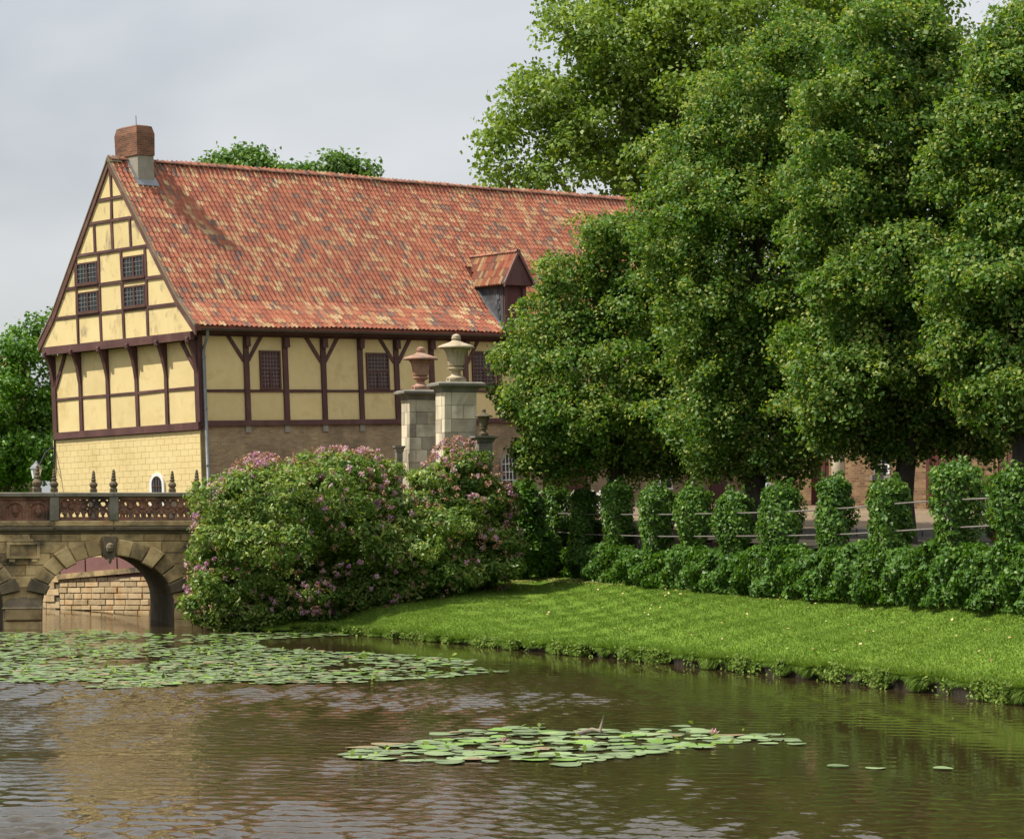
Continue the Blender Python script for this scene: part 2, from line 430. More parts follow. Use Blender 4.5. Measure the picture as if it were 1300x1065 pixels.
# ------------------------------------------------------------------ mesh helpers
class MB:
    def __init__(s):
        s.v, s.f, s.m = [], [], []

    def poly(s, pts, faces, mi=0):
        o = len(s.v)
        s.v.extend([tuple(p) for p in pts])
        for f in faces:
            s.f.append(tuple(o + i for i in f))
            s.m.append(mi)
        return s

    def box(s, x0, x1, y0, y1, z0, z1, mi=0):
        s.poly([(x0, y0, z0), (x1, y0, z0), (x1, y1, z0), (x0, y1, z0), (x0, y0, z1), (x1, y0, z1), (x1, y1, z1), (x0, y1, z1)],
               [(3, 2, 1, 0), (4, 5, 6, 7), (0, 1, 5, 4), (1, 2, 6, 5), (2, 3, 7, 6), (3, 0, 4, 7)], mi)
        return s

    def bbox(s, x0, x1, y0, y1, z0, z1, c=0.02, mi=0):
        """box whose near edges (low y side) are chamfered"""
        P = [(x0, y1, z0), (x1, y1, z0), (x1, y1, z1), (x0, y1, z1), (x0, y0 + c, z0), (x1, y0 + c, z0), (x1, y0 + c, z1), (x0, y0 + c, z1),
             (x0 + c, y0, z0 + c), (x1 - c, y0, z0 + c), (x1 - c, y0, z1 - c), (x0 + c, y0, z1 - c)]
        Fs = [(0, 3, 2, 1), (8, 9, 10, 11)]
        for i in range(4):
            j = (i + 1) % 4
            Fs.append((i, j, 4 + j, 4 + i))
            Fs.append((4 + i, 4 + j, 8 + j, 8 + i))
        s.poly(P, Fs, mi)
        return s

    def prism(s, poly, vec, mi=0):
        """poly (3-D loop) swept along vec"""
        n = len(poly)
        P = [Vector(p) for p in poly]
        Q = [p + Vector(vec) for p in P]
        s.poly(P + Q, [tuple(range(n))[::-1], tuple(range(n, 2 * n))] + [(i, (i + 1) % n, n + (i + 1) % n, n + i) for i in range(n)], mi)
        return s

    def bar(s, a, b, w, h, up=(0, 0, 1), mi=0):
        """square bar from a to b; w = width across, h = height along up"""
        a, b, up = Vector(a), Vector(b), Vector(up)
        d = (b - a).normalized()
        side = d.cross(up).normalized()
        u2 = side.cross(d).normalized()
        c = [(-.5, -.5), (.5, -.5), (.5, .5), (-.5, .5)]
        s.prism([a + side * (w * p) + u2 * (h * q) for p, q in c], b - a, mi)
        return s

    def tube(s, pts, rad, n=8, mi=0, cap=True):
        pts = [Vector(p) for p in pts]
        if not hasattr(rad, '__len__'):
            rad = [rad] * len(pts)
        o = len(s.v)
        for i, p in enumerate(pts):
            d = (pts[min(i + 1, len(pts) - 1)] - pts[max(i - 1, 0)]).normalized()
            ref = Vector((0, 0, 1)) if abs(d.z) < 0.9 else Vector((1, 0, 0))
            x = d.cross(ref).normalized()
            y = d.cross(x).normalized()
            for k in range(n):
                a = 2 * math.pi * k / n
                s.v.append(tuple(p + (x * math.cos(a) + y * math.sin(a)) * rad[i]))
        for i in range(len(pts) - 1):
            for k in range(n):
                k2 = (k + 1) % n
                s.f.append((o + i * n + k, o + i * n + k2, o + (i + 1) * n + k2, o + (i + 1) * n + k))
                s.m.append(mi)
        if cap:
            s.f.append(tuple(o + k for k in range(n)))
            s.f.append(tuple(o + (len(pts) - 1) * n + k for k in range(n))[::-1])
            s.m += [mi, mi]
        return s

    def lathe(s, prof, n=16, center=(0, 0, 0), mi=0, square=False, flute=0.0):
        o = len(s.v)
        cx, cy, cz = center
        for r, z in prof:
            for k in range(n):
                a = 2 * math.pi * (k + (0.5 if square else 0)) / n
                rr = r * (1 - flute * (k % 2)) if flute else r
                s.v.append((cx + rr * math.cos(a), cy + rr * math.sin(a), cz + z))
        for i in range(len(prof) - 1):
            for k in range(n):
                k2 = (k + 1) % n
                s.f.append((o + i * n + k, o + i * n + k2, o + (i + 1) * n + k2, o + (i + 1) * n + k))
                s.m.append(mi)
        s.f.append(tuple(o + k for k in range(n))[::-1])
        s.f.append(tuple(o + (len(prof) - 1) * n + k for k in range(n)))
        s.m += [mi, mi]
        return s

    def mesh(s, name, mats, smooth=False):
        me = bpy.data.meshes.new(name)
        me.from_pydata(s.v, [], s.f)
        for m in ([mats] if isinstance(mats, str) else mats):
            me.materials.append(MAT[m])
        if any(s.m):
            me.polygons.foreach_set('material_index', s.m)
        if smooth:
            me.polygons.foreach_set('use_smooth', [True] * len(me.polygons))
        me.update()
        return me

    def build(s, name, mats, parent=None, smooth=False, matrix=None):
        if mats in ('timber', 'bargeboard') and len(s.v) <= 10:          # hand-hewn: no beam is quite square
            s.v = [tuple(c + random.uniform(-.011, .011) for c in v) for v in s.v]
        return link(name, s.mesh(name, mats, smooth), parent, matrix)


def link(name, me, parent=None, matrix=None):
    o = bpy.data.objects.new(name, me)
    COL.objects.link(o)
    if parent:
        o.parent = parent
    if matrix is not None:
        if parent:
            o.matrix_local = matrix
        else:
            o.matrix_world = matrix
    return o


def tag(o, label=None, cat=None, group=None, kind=None):
    if label:
        o['label'] = label
    if cat:
        o['category'] = cat
    if group:
        o['group'] = group
    if kind:
        o['kind'] = kind
    return o


def empty(name, label, cat, matrix=None, group=None):
    o = bpy.data.objects.new(name, None)
    o.empty_display_size = 0.2
    COL.objects.link(o)
    if matrix is not None:
        o.matrix_world = matrix
    return tag(o, label, cat, group)


def frame(origin, xdir):
    """matrix with local x along xdir (horizontal), z up"""
    x = Vector((xdir[0], xdir[1], 0)).normalized()
    y = Vector((-x.y, x.x, 0))
    return Matrix(((x.x, y.x, 0, origin[0]), (x.y, y.y, 0, origin[1]), (0, 0, 1, origin[2]), (0, 0, 0, 1)))


def quad_mesh(name, V, nper, mat, tint=None, mats=None, midx=None, faces=None):
    """mesh from numpy verts; each piece is one polygon of nper verts (or faces array of equal-sized polygons)"""
    me = bpy.data.meshes.new(name)
    V = np.ascontiguousarray(V, dtype=np.float32).reshape(-1, 3)
    if faces is None:
        faces = np.arange(len(V), dtype=np.int32).reshape(-1, nper)
    faces = np.ascontiguousarray(faces, dtype=np.int32)
    nf, k = faces.shape
    me.vertices.add(len(V))
    me.vertices.foreach_set('co', V.ravel())
    me.loops.add(nf * k)
    me.loops.foreach_set('vertex_index', faces.ravel())
    me.polygons.add(nf)
    me.polygons.foreach_set('loop_start', np.arange(0, nf * k, k, dtype=np.int32))
    for m in (mats or [mat]):
        me.materials.append(MAT[m])
    if midx is not None:
        me.polygons.foreach_set('material_index', np.ascontiguousarray(midx, dtype=np.int32))
    if tint is not None:
        a = me.attributes.new('tint', 'FLOAT', 'FACE')
        a.data.foreach_set('value', np.ascontiguousarray(tint, dtype=np.float32))
    me.update(calc_edges=True)
    me.validate()
    return me


def nrm(a):
    return a / np.maximum(np.linalg.norm(a, axis=-1, keepdims=True), 1e-9)


def leaf_quads(P, Nn, size, width=0.72, droop=0.5, spread=0.55, direction=None, rng=RNG):
    """diamond leaves, folded along the midrib; P points, Nn facing, size per leaf"""
    n = len(P)
    Nn = nrm(nrm(Nn) + rng.normal(0, spread, (n, 3)))
    d = rng.normal(0, 1, (n, 3)) if direction is None else direction + rng.normal(0, 0.25, (n, 3))
    d[:, 2] -= droop
    d = nrm(d - Nn * np.sum(d * Nn, -1, keepdims=True))
    s = np.cross(Nn, d)
    sz = np.asarray(size).reshape(-1, 1) * np.ones((n, 1))
    fold = Nn * sz * 0.10
    a = P - d * sz * 0.5
    t = P + d * sz * 0.5
    l = P + s * sz * width * 0.5 + fold - d * sz * 0.06
    r = P - s * sz * width * 0.5 + fold - d * sz * 0.06
    return np.stack([a, l, t, r], 1)


def smooth_noise(P, scale, seed):
    """cheap band-limited noise, -1..1"""
    rg = np.random.default_rng(seed)
    out = 0
    for k in range(4):
        w = rg.normal(0, scale * (1.6 ** k), (3,))
        out = out + np.sin(P @ w + rg.uniform(0, 6.28)) * 0.6 ** k
    return out / 2.2


def billows(lobes, k, rng, rmin=.24, rmax=.46, core=.70):
    """break each lobe up into smaller billows sitting on its surface"""
    out = []
    for c, a in lobes:
        c, a = np.array(c), np.array(a)
        n = max(5, int(k * (a[0] * a[2]) ** .6))
        for _ in range(n):
            o = nrm(rng.normal(0, 1, 3))
            f = rng.uniform(rmin, rmax)
            r = f * a.mean()
            out.append((c + o * (a - r * .6) * rng.uniform(.78, 1.16), np.array([r * rng.uniform(1.0, 1.55), r * rng.uniform(1.0, 1.5), r * rng.uniform(.38, .66)])))
        out.append((c, a * core))
    return out


def crown(lobes, sprays, per, spray_r, size, rng, up=0.7, depth=(0.62, 1.02), light=0.12, thick=0.16, width=0.72, tint_mid=0.42, droop=0.5, spread=0.6, inner=0.66):
    """leaf sprays laid over lobes (centre, radii); returns quads and tint"""
    C = np.array([l[0] for l in lobes], float)
    A = np.array([l[1] for l in lobes], float)
    wgt = (A[:, 0] * A[:, 1] + A[:, 0] * A[:, 2] + A[:, 1] * A[:, 2])
    idx = rng.choice(len(lobes), sprays, p=wgt / wgt.sum())
    o = nrm(rng.normal(0, 1, (sprays, 3)))
    rad = depth[0] + (depth[1] - depth[0]) * rng.random((sprays, 1)) ** 0.55
    lump = 1 + 0.10 * smooth_noise(o * 3 + C[idx], 1.0, 3)[:, None]
    p = C[idx] + o * A[idx] * rad * lump
    keep = np.ones(sprays, bool)
    for j in range(len(lobes)):
        q = np.linalg.norm((p - C[j]) / A[j], axis=1)
        keep &= ~((q < inner) & (idx != j))
    p, o, idx = p[keep], o[keep], idx[keep]
    on = nrm(o / A[idx])
    n = len(p)
    sn = nrm(on * 0.65 + np.array([0, 0, up]) + rng.normal(0, 0.25, (n, 3)))
    t1 = nrm(np.cross(sn, rng.normal(0, 1, (n, 3))))
    t2 = np.cross(sn, t1)
    sr = spray_r * rng.uniform(0.6, 1.35, n)
    rr = np.sqrt(rng.random((n, per))) * sr[:, None]
    th = rng.uniform(0, 2 * np.pi, (n, per))
    off = (t1[:, None] * (rr * np.cos(th))[..., None] + t2[:, None] * (rr * np.sin(th))[..., None]
           + sn[:, None] * (rng.normal(0, thick, (n, per)) - 0.42 * (rr / sr[:, None]) ** 2 * sr[:, None])[..., None])
    P = (p[:, None] + off).reshape(-1, 3)
    NN = nrm(sn[:, None] + 0.45 * nrm(off) + 0 * off).reshape(-1, 3)
    m = len(P)
    sz = size * rng.uniform(0.7, 1.3, m)
    st = np.repeat(rng.normal(0, 0.15, n), per)
    tint = np.clip(rng.normal(tint_mid, 0.16, m) + st, 0, 0.75)
    bl = rng.random(m) < light * np.repeat(rng.choice([0.1, .6, 2.0], n), per)
    tint[bl] = rng.uniform(0.75, 1.0, bl.sum())
    sz[bl] *= 0.7
    return leaf_quads(P, NN, sz, width, droop, spread, rng=rng), tint


def limbs(mb, base, top, r0, targets, rng, n=9):
    """tapered trunk with limbs reaching towards targets"""
    base, top = Vector(base), Vector(top)
    pts = [base.lerp(top, t) + Vector((rng.normal(0, .06), rng.normal(0, .06), 0)) * (t > 0) for t in np.linspace(0, 1, 8)]
    mb.tube(pts, [r0 * (1.45 if i == 0 else 1.08 if i == 1 else 1 - 0.1 * i) for i in range(8)], n)
    for tg in targets:
        tg = Vector(tg)
        k = min(6, max(2, int((tg.z - base.z) / (top.z - base.z) * 4)))
        a = pts[k]
        mid = a.lerp(tg, 0.5) + Vector((rng.normal(0, .3), rng.normal(0, .3), 0.5))
        ra = r0 * (0.62 - 0.06 * k)
        mb.tube([a, a.lerp(mid, .5) + Vector((0, 0, .15)), mid, mid.lerp(tg, .5) + Vector((rng.normal(0, .15), 0, .1)), tg], [ra, ra * .8, ra * .62, ra * .4, ra * .15], 6)


# ================================================================== SETTING
def ipol(x, xs, ys):
    return float(np.interp(x, xs, ys))


SHORE = [(-9.8, 79.2), (-7.6, 78.4), (-5.6, 77.6), (-4.08, 75.9), (-1.95, 72.7), (0.81, 68.0), (2.9, 64.8), (5.24, 60.5), (7.56, 56.3), (9.9, 51.0), (12.5, 45.5), (16, 39), (24, 32), (40, 27)]


def hedge_xy(px):
    t = (px - 705) / 585.0
    d = 1.0 / (1 / 88.0 + t * (1 / 57.0 - 1 / 88.0))
    return (px - 650) / F_PX * d, d


H0, H1 = Vector((*hedge_xy(650), 0)), Vector((*hedge_xy(1420), 0))
HDIR = (H1 - H0).normalized()
HNOR = Vector((-HDIR.y, HDIR.x, 0))          # points to the courtyard side
if HNOR.x < 0:
    HNOR = -HNOR

# lawn: strips from the water's edge to the foot of the hedge
BACK = []
for (x, y), (bx, by, bz) in zip(SHORE, [(-9.9, 82.5, .35), (-7.8, 82.0, .5), (-6.0, 81.6, .6), (-4.0, 82.6, .95), (-1.6, 84.0, 1.2), (0.9, 87.5, 1.33), (0, 0, 0), (0, 0, 0), (0, 0, 0), (0, 0, 0), (0, 0, 0), (0, 0, 0), (0, 0, 0), (0, 0, 0)]):
    BACK.append([bx, by, bz])
for i, px in zip(range(6, 14), (790, 900, 1040, 1200, 1400, 1640, 2300, 3600)):
    hx, hy = hedge_xy(px)
    f = 0.25
    BACK[i] = [hx + HNOR.x * f, hy + HNOR.y * f, ipol(px, (690, 860, 1250), (1.33, 1.38, 1.64))]
BANKH = [.12, .12, .13, .15, .17, .20, .24, .30, .36, .38, .40, .40, .4, .4]


def lawn_pt(s, t, rough=True):
    """s along the shore 0..13, t 0 at the bank edge .. 1 at the hedge"""
    i = min(int(s), len(SHORE) - 2)
    f = s - i
    f2 = f
    a = Vector(SHORE[i]).lerp(Vector(SHORE[i + 1]), f2)
    b = Vector(BACK[i]).lerp(Vector(BACK[i + 1]), f2)
    h = BANKH[i] * (1 - f) + BANKH[i + 1] * f
    w = 0.16 * math.sin(s * 9.1) + 0.11 * math.sin(s * 23.7 + 1) + 0.07 * math.sin(s * 47 + 2)
    n = (Vector((b.x, b.y)) - a).normalized()
    a = a + n * (w + 0.12) * (1 - t)
    p = a.lerp(Vector((b.x, b.y)), t)
    e = t ** 0.82
    z = h + (b.z - h) * e + 0.10 * math.sin(math.pi * t) * math.sin(s * 2.1)
    if rough:
        z += 0.025 * math.sin(p.x * 2.3 + p.y) + 0.02 * math.sin(p.y * 3.1 - p.x)
    return Vector((p.x, p.y, z))


mb = MB()
S = np.linspace(1.0, 13, 241)
T = [-2, -1, 0, .01, .03, .06, .1, .16, .23, .3, .38, .46, .54, .62, .7, .78, .86, .94, 1.0, 1.12]
for s in S:
    e0 = lawn_pt(s, 0)
    inw = (lawn_pt(s, .2) - e0)
    inw.z = 0
    inw.normalize()
    for t in T:
        if t == -2:
            q = e0 + inw * 0.06
            q.z = -1.3
        elif t == -1:
            q = e0 + inw * (0.12 + 0.09 * math.sin(s * 31) * math.sin(s * 77))
            q.z = 0.02
        else:
            q = lawn_pt(s, t)
            if t == 0:
                q.z -= 0.06
        mb.v.append(tuple(q))
nT = len(T)
for i in range(len(S) - 1):
    for j in range(nT - 1):
        mb.f.append((i * nT + j, (i + 1) * nT + j, (i + 1) * nT + j + 1, i * nT + j + 1))
        mb.m.append(1 if j < 2 else 0)
lawn = tag(mb.build('lawn', ['lawn', 'earth'], smooth=True), kind='structure')


# the one ground sheet, out to the horizon, with the pond and moat hollowed out of it
def inside(pt, poly):
    c = False
    for i in range(len(poly)):
        (x1, y1), (x2, y2) = poly[i], poly[i - 1]
        if (y1 > pt[1]) != (y2 > pt[1]) and pt[0] < (x2 - x1) * (pt[1] - y1) / (y2 - y1) + x1:
            c = not c
    return c


POND = [(-90, 16), (60, 16), (60, 24)] + SHORE[::-1] + [(-9.6, 88.2), (-16.6, 94.0), (-30, 95), (-90, 92)]
gx = [-1500, -600, -250, -120, -92] + list(range(-88, 64, 2)) + [80, 140, 300, 700, 1500]
gy = [-400, -150, -50, -10, 4] + list(range(10, 130, 2)) + [150, 220, 400, 900, 2600]
mb = MB()
for y in gy:
    for x in gx:
        if inside((x, y), POND) or (-22 <= x <= -6 and 78 <= y <= 94):
            z = -1.6
        elif -14 < x < 45 and 24 < y < 90:
            z = -0.7
        elif y < 20:
            z = 1.6
        else:
            z = 2.2
        mb.v.append((x, y, z))
w_ = len(gx)
for j in range(len(gy) - 1):
    for i in range(w_ - 1):
        mb.f.append((j * w_ + i, j * w_ + i + 1, (j + 1) * w_ + i + 1, (j + 1) * w_ + i))
        mb.m.append(0)
tag(mb.build('ground', 'lawn'), kind='structure')

def water_mesh():
    """still plane with wind ripples modelled over the open part of the pond"""
    x0, x1, y0, y1 = -15.0, 11.0, 28.0, 67.0
    xs = np.linspace(x0, x1, 330)
    ys = np.linspace(y0, y1, 430)
    X, Y = np.meshgrid(xs, ys)
    rg = np.random.default_rng(3)
    Z = np.zeros_like(X)
    for k in range(34):
        lam = rg.uniform(.27, .60)
        th = rg.normal(-1.85, .60)
        kx, ky = math.cos(th) * 2 * math.pi / lam, math.sin(th) * 2 * math.pi / lam
        amp = .048 * lam / (2 * math.pi)
        Z += amp * np.sin(kx * X + ky * Y + rg.uniform(0, 6.28) + .6 * np.sin(.5 * X + .35 * Y + k))
    # breeze in lanes; sheltered under the bank and trees on the right and among the lilies
    P = np.stack([X * .55, Y, 0 * X], -1).reshape(-1, 3)
    lane = (smooth_noise(P, .16, 21) + .5 * smooth_noise(P, .45, 22)).reshape(X.shape)
    lane = np.clip(.62 + .75 * lane, .16, 1.1)
    shelter = np.clip((7.5 - X - .16 * (Y - 40)) / 7.0, 0.16, 1)
    shelter = shelter * np.clip((62 - Y) / 8.0, .12, 1)
    edge = np.clip(np.minimum(np.minimum(X - x0, x1 - X), np.minimum(Y - y0, y1 - Y)) / 1.5, 0, 1)
    Z *= lane * shelter * edge
    V = np.stack([X, Y, Z], -1).reshape(-1, 3)
    nx_, ny_ = len(xs), len(ys)
    i, j = np.meshgrid(np.arange(nx_ - 1), np.arange(ny_ - 1))
    a = (j * nx_ + i).ravel()
    Fc = np.stack([a, a + 1, a + 1 + nx_, a + nx_], 1)
    o = len(V)
    out = [(-90, 14), (62, 14), (62, 98), (-90, 98)]
    inn = [0, nx_ - 1, nx_ * ny_ - 1, nx_ * (ny_ - 1)]
    V = np.concatenate([V, np.array([(p[0], p[1], 0) for p in out])])
    F2 = np.array([(o + k, o + (k + 1) % 4, inn[(k + 1) % 4], inn[k]) for k in range(4)])
    return quad_mesh('pond_water', V, 4, 'water', faces=np.concatenate([Fc, F2]))


tag(link('pond_water', water_mesh()), kind='structure')

# terrace behind the hedge and the cobbled court up to the buildings
KERB_Y = 80.5


def court_z(y):
    return ipol(y, (KERB_Y, 100, 125), (3.0, 3.62, 3.85))


mb = MB()
xs = np.linspace(-11, 46, 58)
ys = np.linspace(36, KERB_Y, 46)
for y in ys:
    for x in xs:
        side = (Vector((x, y, 0)) - H0).dot(HNOR)
        q = Vector((x, y, 0))
        if side < 0.35:
            q = q + HNOR * (0.35 - side)
        mb.v.append((q.x, min(q.y, KERB_Y + 0.02), 2.62 + 0.16 * (y - 57) / 23 + 0.03 * math.sin(x * 1.7) * math.sin(y * 1.3)))
w_ = len(xs)
for j in range(len(ys) - 1):
    for i in range(w_ - 1):
        q = [Vector(mb.v[a]) for a in (j * w_ + i, j * w_ + i + 1, (j + 1) * w_ + i + 1, (j + 1) * w_ + i)]
        if (q[1] - q[0]).cross(q[3] - q[0]).length + (q[1] - q[2]).cross(q[3] - q[2]).length > 0.05:
            mb.f.append((j * w_ + i, j * w_ + i + 1, (j + 1) * w_ + i + 1, (j + 1) * w_ + i))
            mb.m.append(0)
tag(mb.build('terrace', 'earth', smooth=True), kind='structure')

def court_front(x):
    hy = H0.y + (x - H0.x) / HDIR.x * HDIR.y + 1.4
    return max(KERB_Y + .25, min(95.0 if x > -.4 else 86.8, hy))


mb = MB()
xs = np.concatenate([np.linspace(-9, 6, 46), np.linspace(7, 60, 30)])
ts = np.linspace(0, 1, 30)
for t_ in [-1] + list(ts):
    for x in xs:
        y0 = court_front(x)
        y = y0 + (128 - y0) * max(t_, 0)
        mb.v.append((x, y, court_z(y) + 0.02 * math.sin(x * 1.1 + y) if t_ >= 0 else .4))
w_ = len(xs)
for j in range(len(ts)):
    for i in range(w_ - 1):
        mb.f.append((j * w_ + i, j * w_ + i + 1, (j + 1) * w_ + i + 1, (j + 1) * w_ + i))
        mb.m.append(1 if j == 0 else 0)
court = tag(mb.build('courtyard', ['cobbles', 'earth']), kind='structure')
# earth bank under the shrubs, from the lawn up to the gate
mb = MB()
bx = np.linspace(-9.5, -.2, 24)
for x in bx:
    yl = ipol(x, (-9.5, -6, -4, -1.6, .9, 3.2), (81.6, 81.0, 82.2, 83.6, 87.0, 83.2))
    zl = ipol(x, (-9.5, -6, -4, -1.6, .9, 3.2), (.25, .5, .9, 1.15, 1.3, 1.34))
    for f in (0, .5, 1):
        yy = yl + (court_front(x) + .1 - yl) * f
        mb.v.append((x, yy, zl + (2.9 - zl) * f ** 1.2 - .04))
for i in range(len(bx) - 1):
    for j in range(2):
        mb.f.append((3 * i + j, 3 * i + 3 + j, 3 * i + 4 + j, 3 * i + 1 + j))
        mb.m.append(0)
tag(mb.build('shrub_bank', 'earth', smooth=True), kind='structure')
kme = MB().bbox(-0.49, 0.49, 0, 0.28, -0.35, 0.03, 0.025).mesh('kerb_stone', 'kerb')
for i in range(8, 28):
    link('kerb_stone', kme, court, Matrix.Translation((-1 + i * 1.0, KERB_Y, 3.0 + random.uniform(-.01, .01))))


# ================================================================== TIMBER-FRAMED HOUSE
# local frame: x along the long side, y along the gable (away from the long side), z up.  The old frame has settled and leans.
TH = 0.7633
LEAN = -0.039
HX0, HY0 = -10.174, 88.0
HM = Matrix.Translation((HX0, HY0, 0)) @ Matrix.Rotation(LEAN, 4, 'Y') @ Matrix.Rotation(math.pi / 2 - TH, 4, 'Z')
house = empty('timber_framed_house', 'yellow half-timbered house with long red tiled roof behind the stone bridge', 'house', HM)
GW, HL = 7.98, 30.0                       # gable width, length
ZB, ZE, ZR = 6.40, 9.68, 15.72            # base beam, eave, ridge
JET = 0.30
PROF = [(0.0, ZR), (3.5, 10.62), (4.36, ZE)]       # roof: distance from the ridge -> height, with the kicked eave


def roof_h(d):
    return ipol(d, [p[0] for p in PROF], [p[1] for p in PROF])


# core walls behind the infill
mb = MB()
mb.box(0.14, HL, 0.14, GW - 0.14, 2.0, 9.5)
core = mb.build('core_wall', 'block_joint', house)
# brick ground floor, long side and the far end
mb = MB()
mb.box(0.05, HL + .02, 0.02, 0.4, 1.5, ZB - 0.02)
mb.build('brick_wall', 'house_brick', house)
mb = MB()
mb.box(-0.02, 0.3, 0.25, GW - 0.05, -1.2, 1.30)
mb.box(0.03, 0.3, GW - 0.05, GW + .02, -1.2, 6.3)
base_wall = mb.build('moat_wall', 'sandstone', house)
# sandstone courses standing in the moat
zc = -0.35
row = 0
while zc < 1.22:
    h_ = random.choice((.17, .19, .21))
    y = 0.02 + (0.25 if row % 2 else 0)
    while y < GW - 0.1:
        l_ = random.uniform(.42, .85)
        y1 = min(y + l_, GW)
        d_ = random.uniform(.05, .085)
        m_ = MB()
        c = .018
        P = [(-.0, y + .008, zc + .008), (-.0, y1 - .008, zc + .008), (-.0, y1 - .008, zc + h_ - .006), (-.0, y + .008, zc + h_ - .006)]
        Q = [(-d_, y + .008 + c, zc + .008 + c), (-d_, y1 - .008 - c, zc + .008 + c), (-d_, y1 - .008 - c, zc + h_ - .006 - c), (-d_, y + .008 + c, zc + h_ - .006 - c)]
        m_.poly(P + Q, [(4, 5, 6, 7)] + [(i, (i + 1) % 4, 4 + (i + 1) % 4, 4 + i) for i in range(4)])
        m_.build('stone', 'sandstone', base_wall)
        y = y1
    zc += h_
    row += 1
mw = empty('moat_retaining_wall', 'rough sandstone moat wall running left from the gable, under the bridge', 'wall', HM)
MB().box(-.02, .5, GW + .03, GW + 9, -1.2, 2.6).build('wall_core', 'bridge_dark', mw)
for row in range(12):
    y = GW + .03 + (.25 if row % 2 else 0)
    while y < GW + 8.9:
        y1 = min(y + random.uniform(.45, .9), GW + 9)
        MB().box(-random.uniform(.05, .09), -.02, y + .008, y1 - .008, -.2 + row * .23 + .007, -.2 + row * .23 + .222).build('stone', 'sandstone', mw)
        y = y1
# sloping ledge and mauve band above it
mb = MB()
mb.prism([(-0.16, 0.0, 1.66), (-0.16, GW, 1.28), (-0.16, GW, 1.46), (-0.16, 0.0, 1.84)], (0.4, 0, 0))
mb.build('ledge', 'bridge_stone', house)
mb = MB()
for y0, y1 in ((0.1, 2.6), (2.68, 4.6), (4.68, 6.4), (6.48, GW - .1)):
    mb.box(-0.05, 0.2, y0, y1, 1.2, 2.05)
mb.build('painted_band', 'mauve_paint', house)
# painted blockwork of the gable's ground floor
mb = MB()
mb.box(0.012, 0.3, 0.02, GW + .16, 1.9, 6.20)
gwall = mb.build('block_wall', 'block_joint', house)
bh = 0.205
nrow = 11
for r in range(nrow):
    z0 = 6.20 - (r + 1) * bh
    y = -0.0 - (0.21 if r % 2 else 0)
    while y < GW + .15:
        y1 = min(y + 0.42, GW + .16)
        ya = max(y, 0.0)
        if y1 - ya > .06 and not (1.8 < (ya + y1) / 2 < 2.86 and z0 < 4.75):
            d_ = random.uniform(-.006, .004)
            m_ = MB()
            g = .003
            c = .004
            P = [(0.012, ya + g, z0 + g), (0.012, y1 - g, z0 + g), (0.012, y1 - g, z0 + bh - g), (0.012, ya + g, z0 + bh - g)]
            Q = [(.002 + d_ * .4, ya + g + c, z0 + g + c), (.002 + d_ * .4, y1 - g - c, z0 + g + c), (.002 + d_ * .4, y1 - g - c, z0 + bh - g - c), (.002 + d_ * .4, ya + g + c, z0 + bh - g - c)]
            m_.poly(P + Q, [(4, 5, 6, 7)] + [(i, (i + 1) % 4, 4 + (i + 1) % 4, 4 + i) for i in range(4)])
            m_.build('block', 'painted_block', gwall)
        y = y + 0.42


# ---- timber framing of the long side (plane y = 0)
def timber_x(x0, x1, z0, z1, out=0.05, name='post', mat='timber'):
    return MB().box(x0, x1, -out, 0.12, z0, z1).build(name, mat, house)


BAY, BX0 = 1.764, 2.123
posts = [BX0 + BAY * k for k in range(16)]
timber_x(0.02, HL, ZB - 0.06, ZB + 0.11, 0.07, 'sill_beam')
timber_x(0.02, HL, 9.36, 9.62, 0.09, 'wall_plate')
timber_x(0.0, 0.20, ZB + .11, 9.36, 0.06, 'post')
edges = [0.20]
for k, x in enumerate(posts):
    w = random.uniform(.105, .125)
    timber_x(x - w, x + w, ZB + .11, 9.36, 0.055)
    m_ = MB()
    m_.box(x - w * .8, x + w * 1.15, -0.16, -0.05, 9.02, 9.36)
    m_.build('post_head', 'timber', house)
    edges += [x - w, x + w]
edges.append(HL)
RAIL = 7.52
WIN_LONG = {1: (2.72, 3.66, 7.56, 8.90), 4: (7.70, 8.80, 7.56, 8.88), 7: (13.05, 14.25, 7.62, 9.0)}
WIN_LONG2 = {10: (18.3, 19.4, 7.56, 8.88)}
for k in range(len(edges) // 2):
    x0, x1 = edges[2 * k], edges[2 * k + 1]
    if x1 - x0 < .1:
        continue
    MB().box(x0, x1, -0.035 + random.uniform(-.004, .004), 0.1, RAIL - .045, RAIL + .045).build('rail', 'timber', house)
    MB().box(x0, x1, 0.004 + random.uniform(0, .006), 0.13, ZB + .11, RAIL - .045).build('plaster_panel', 'plaster', house)
    MB().box(x0, x1, 0.004 + random.uniform(0, .006), 0.13, RAIL + .045, 9.36).build('plaster_panel', 'plaster', house)


def brace(x0, z0, x1, z1, w=.085):
    m_ = MB()
    m_.bar((x0, 0.03, z0), (x1, 0.03, z1), 0.13, w * 1.6, (0, 0, 1))
    return m_.build('brace', 'timber', house)


for k in (0, 2, 4, 6, 8, 10, 12):
    x = posts[k]
    brace(x - .10, 8.55, x - .78, 9.40)
    brace(x + .10, 8.55, x + .72, 9.40)


